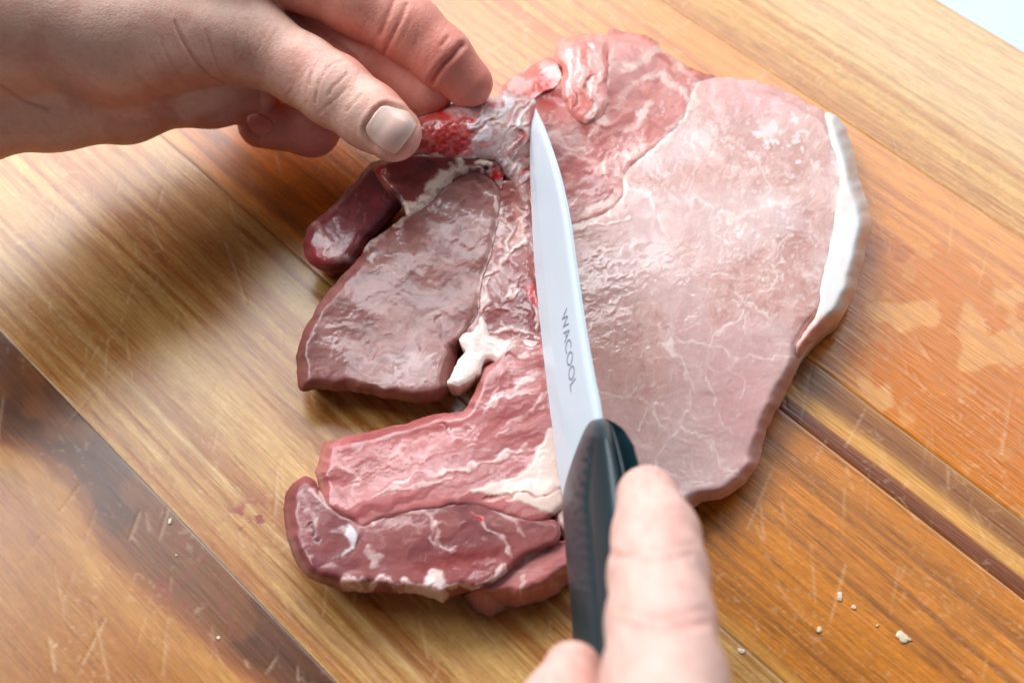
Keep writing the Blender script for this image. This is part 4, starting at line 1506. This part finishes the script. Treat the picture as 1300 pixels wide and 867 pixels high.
def thumb_nail_col(X, Y, d):
    c = np.broadcast_to(rgb(238, 206, 194), X.shape + (3,)).copy()
    a, b = rot(X - 463, Y - 164, -28)     # a runs from the cuticle to the tip
    fr = seg_dist(X, Y, [(531, 147), (532, 156), (526, 168), (516, 182), (503, 196)])
    c += (rgb(238, 216, 198) - c) * sstep(6, 3.5, fr)[..., None]
    c += (rgb(232, 204, 190) - c) * (g2(X, Y, 474, 158, 10, 14) * .5)[..., None]
    c += (rgb(214, 160, 146) - c) * (g2(X, Y, 505, 165, 16, 22, 30) * .3)[..., None]
    return c


def ring_nail_col(X, Y, d):
    c = np.broadcast_to(rgb(214, 120, 110), X.shape + (3,)).copy()
    fr = seg_dist(X, Y, [(312, 152), (316, 145), (326, 143)])
    c += (rgb(238, 200, 180) - c) * sstep(4, 2, fr)[..., None]
    return c


nail(sk, TN, thumb_nail_col, "fingernail", hand, org, .55)
nail(sk, RN, ring_nail_col, "fingernail", hand, org, .35)

# ---- the hand on the knife: forefinger along the spine, thumb tip left of the grip
V, Q, g = hand_mesh(
    palm=[[(850, 1010, 108, 13), (842, 1120, 112, 20), (850, 1300, 112, 26)], [(800, 1060, 92, 15), (800, 1200, 98, 24)]],
    fingers=[[(822, 630, 78, 6.2), (833, 682, 83, 8.1), (836, 730, 88, 8.9), (839, 790, 94, 9.3), (844, 870, 101, 10.4), (850, 1010, 108, 12.5)],
             [(727, 852, 80, 5.6), (716, 905, 82, 8.2), (706, 985, 86, 9.5), (770, 1120, 96, 13)]], h=.75)
sk = Skin(V, Q, g, rgb(228, 184, 172), 44)
skin_tone(sk, .7)
sk.mix(g2(sk.px, sk.py, 858, 672, 14, 20) * .35, rgb(216, 130, 122))
sk.mix(g2(sk.px, sk.py, 850, 790, 60, 18) * .25, rgb(222, 150, 138))
for pts, w, dp in [([(800, 700), (835, 708), (875, 704)], 4, .3), ([(795, 690), (835, 696), (880, 690)], 3.5, .22), ([(790, 790), (840, 798), (895, 790)], 5, .35), ([(790, 772), (840, 780), (895, 774)], 4, .25), ([(779, 704), (786, 706), (796, 705)], 5, .5)]:
    sk.crease(pts, w, dp, rgb(206, 140, 126), .35)
FN = [(800, 640), (803, 620), (812, 606), (826, 602), (840, 608), (847, 622), (848, 642), (838, 652), (822, 655), (808, 651)]
sk.finish()
org = np.array([30.0, -180.0, 60.0])
hand2 = obj("hand", mk_mesh("hand", sk.V - org, [sk.Q], {"Col": sk.c}), SKIN)
hand2.location = Vector(org * MM)
tag(hand2, "hand pressing its outstretched forefinger along the black knife handle", "hand")

# ------------------------------------------------------------------ crumbs of fat on the board
CR_L = [((1146, 810), 17, 12, "largest white fat crumb, with a pointed arm, on the orange wood at lower right"),
        ((1066, 757), 7, 10, "small upright fat crumb on the orange wood, upper one of a close pair"),
        ((1084, 771), 6, 5, "tiny fat crumb on the orange wood, lower one of a close pair"),
        ((1040, 800), 8, 7, "flat smeared fat crumb left of the largest crumb on the orange wood"),
        ((941, 826), 9, 8, "fat crumb beside the pressing forefinger on the darker orange wood"),
        ((1114, 794), 4, 3, "tiny fat speck just left of the largest crumb on the orange wood"),
        ((216, 662), 5, 8, "white fat crumb on the dark heartwood band near its straight seam"),
        ((224, 705), 3, 3, "tiny white speck on the dark heartwood below the larger crumb"),
        ((278, 810), 4, 4, "small white fat speck low on the dark heartwood band")]
for i, ((cx, cy), wx, wy, lab) in enumerate(CR_L):
    r_ = np.random.RandomState(60 + i)
    n = 18
    ang = np.linspace(0, 2 * np.pi, n, endpoint=False)
    rad = .35 + 1.0 * r_.rand(n)
    rad = (2 * rad + np.roll(rad, 1) + np.roll(rad, -1)) / 4
    if i == 0:
        rad += .75 * np.exp(-((ang - .25) / .25) ** 2) + .5 * np.exp(-((ang - 4.4) / .3) ** 2)
    c0 = at(cx, cy, 0)
    ex = np.stack([cx + np.cos(ang) * rad * wx * .62, cy + np.sin(ang) * rad * wy * .62], -1)
    rim_ = at(ex[:, 0], ex[:, 1], 0.0)
    hz = .12 + .012 * max(wx, wy)
    rings = [c0 + (rim_ - c0) * s + np.array([0, 0, z * hz]) + np.array([0, 0, 1]) * (.18 * r_.rand(n)[:, None]) * (z > .1)
             for s, z in ((1, 0), (1.02, .3), (.85, .7), (.55, .95), (.25, 1.05))]
    V, fs = loft(np.array(rings) - c0)
    V[:, 2] += .03
    o = obj("fat_crumb", mk_mesh("fat_crumb", V, fs), CRUMB)
    o.location = Vector(c0 * MM)
    tag(o, lab, "fat crumb", "fat crumbs on the cutting board")
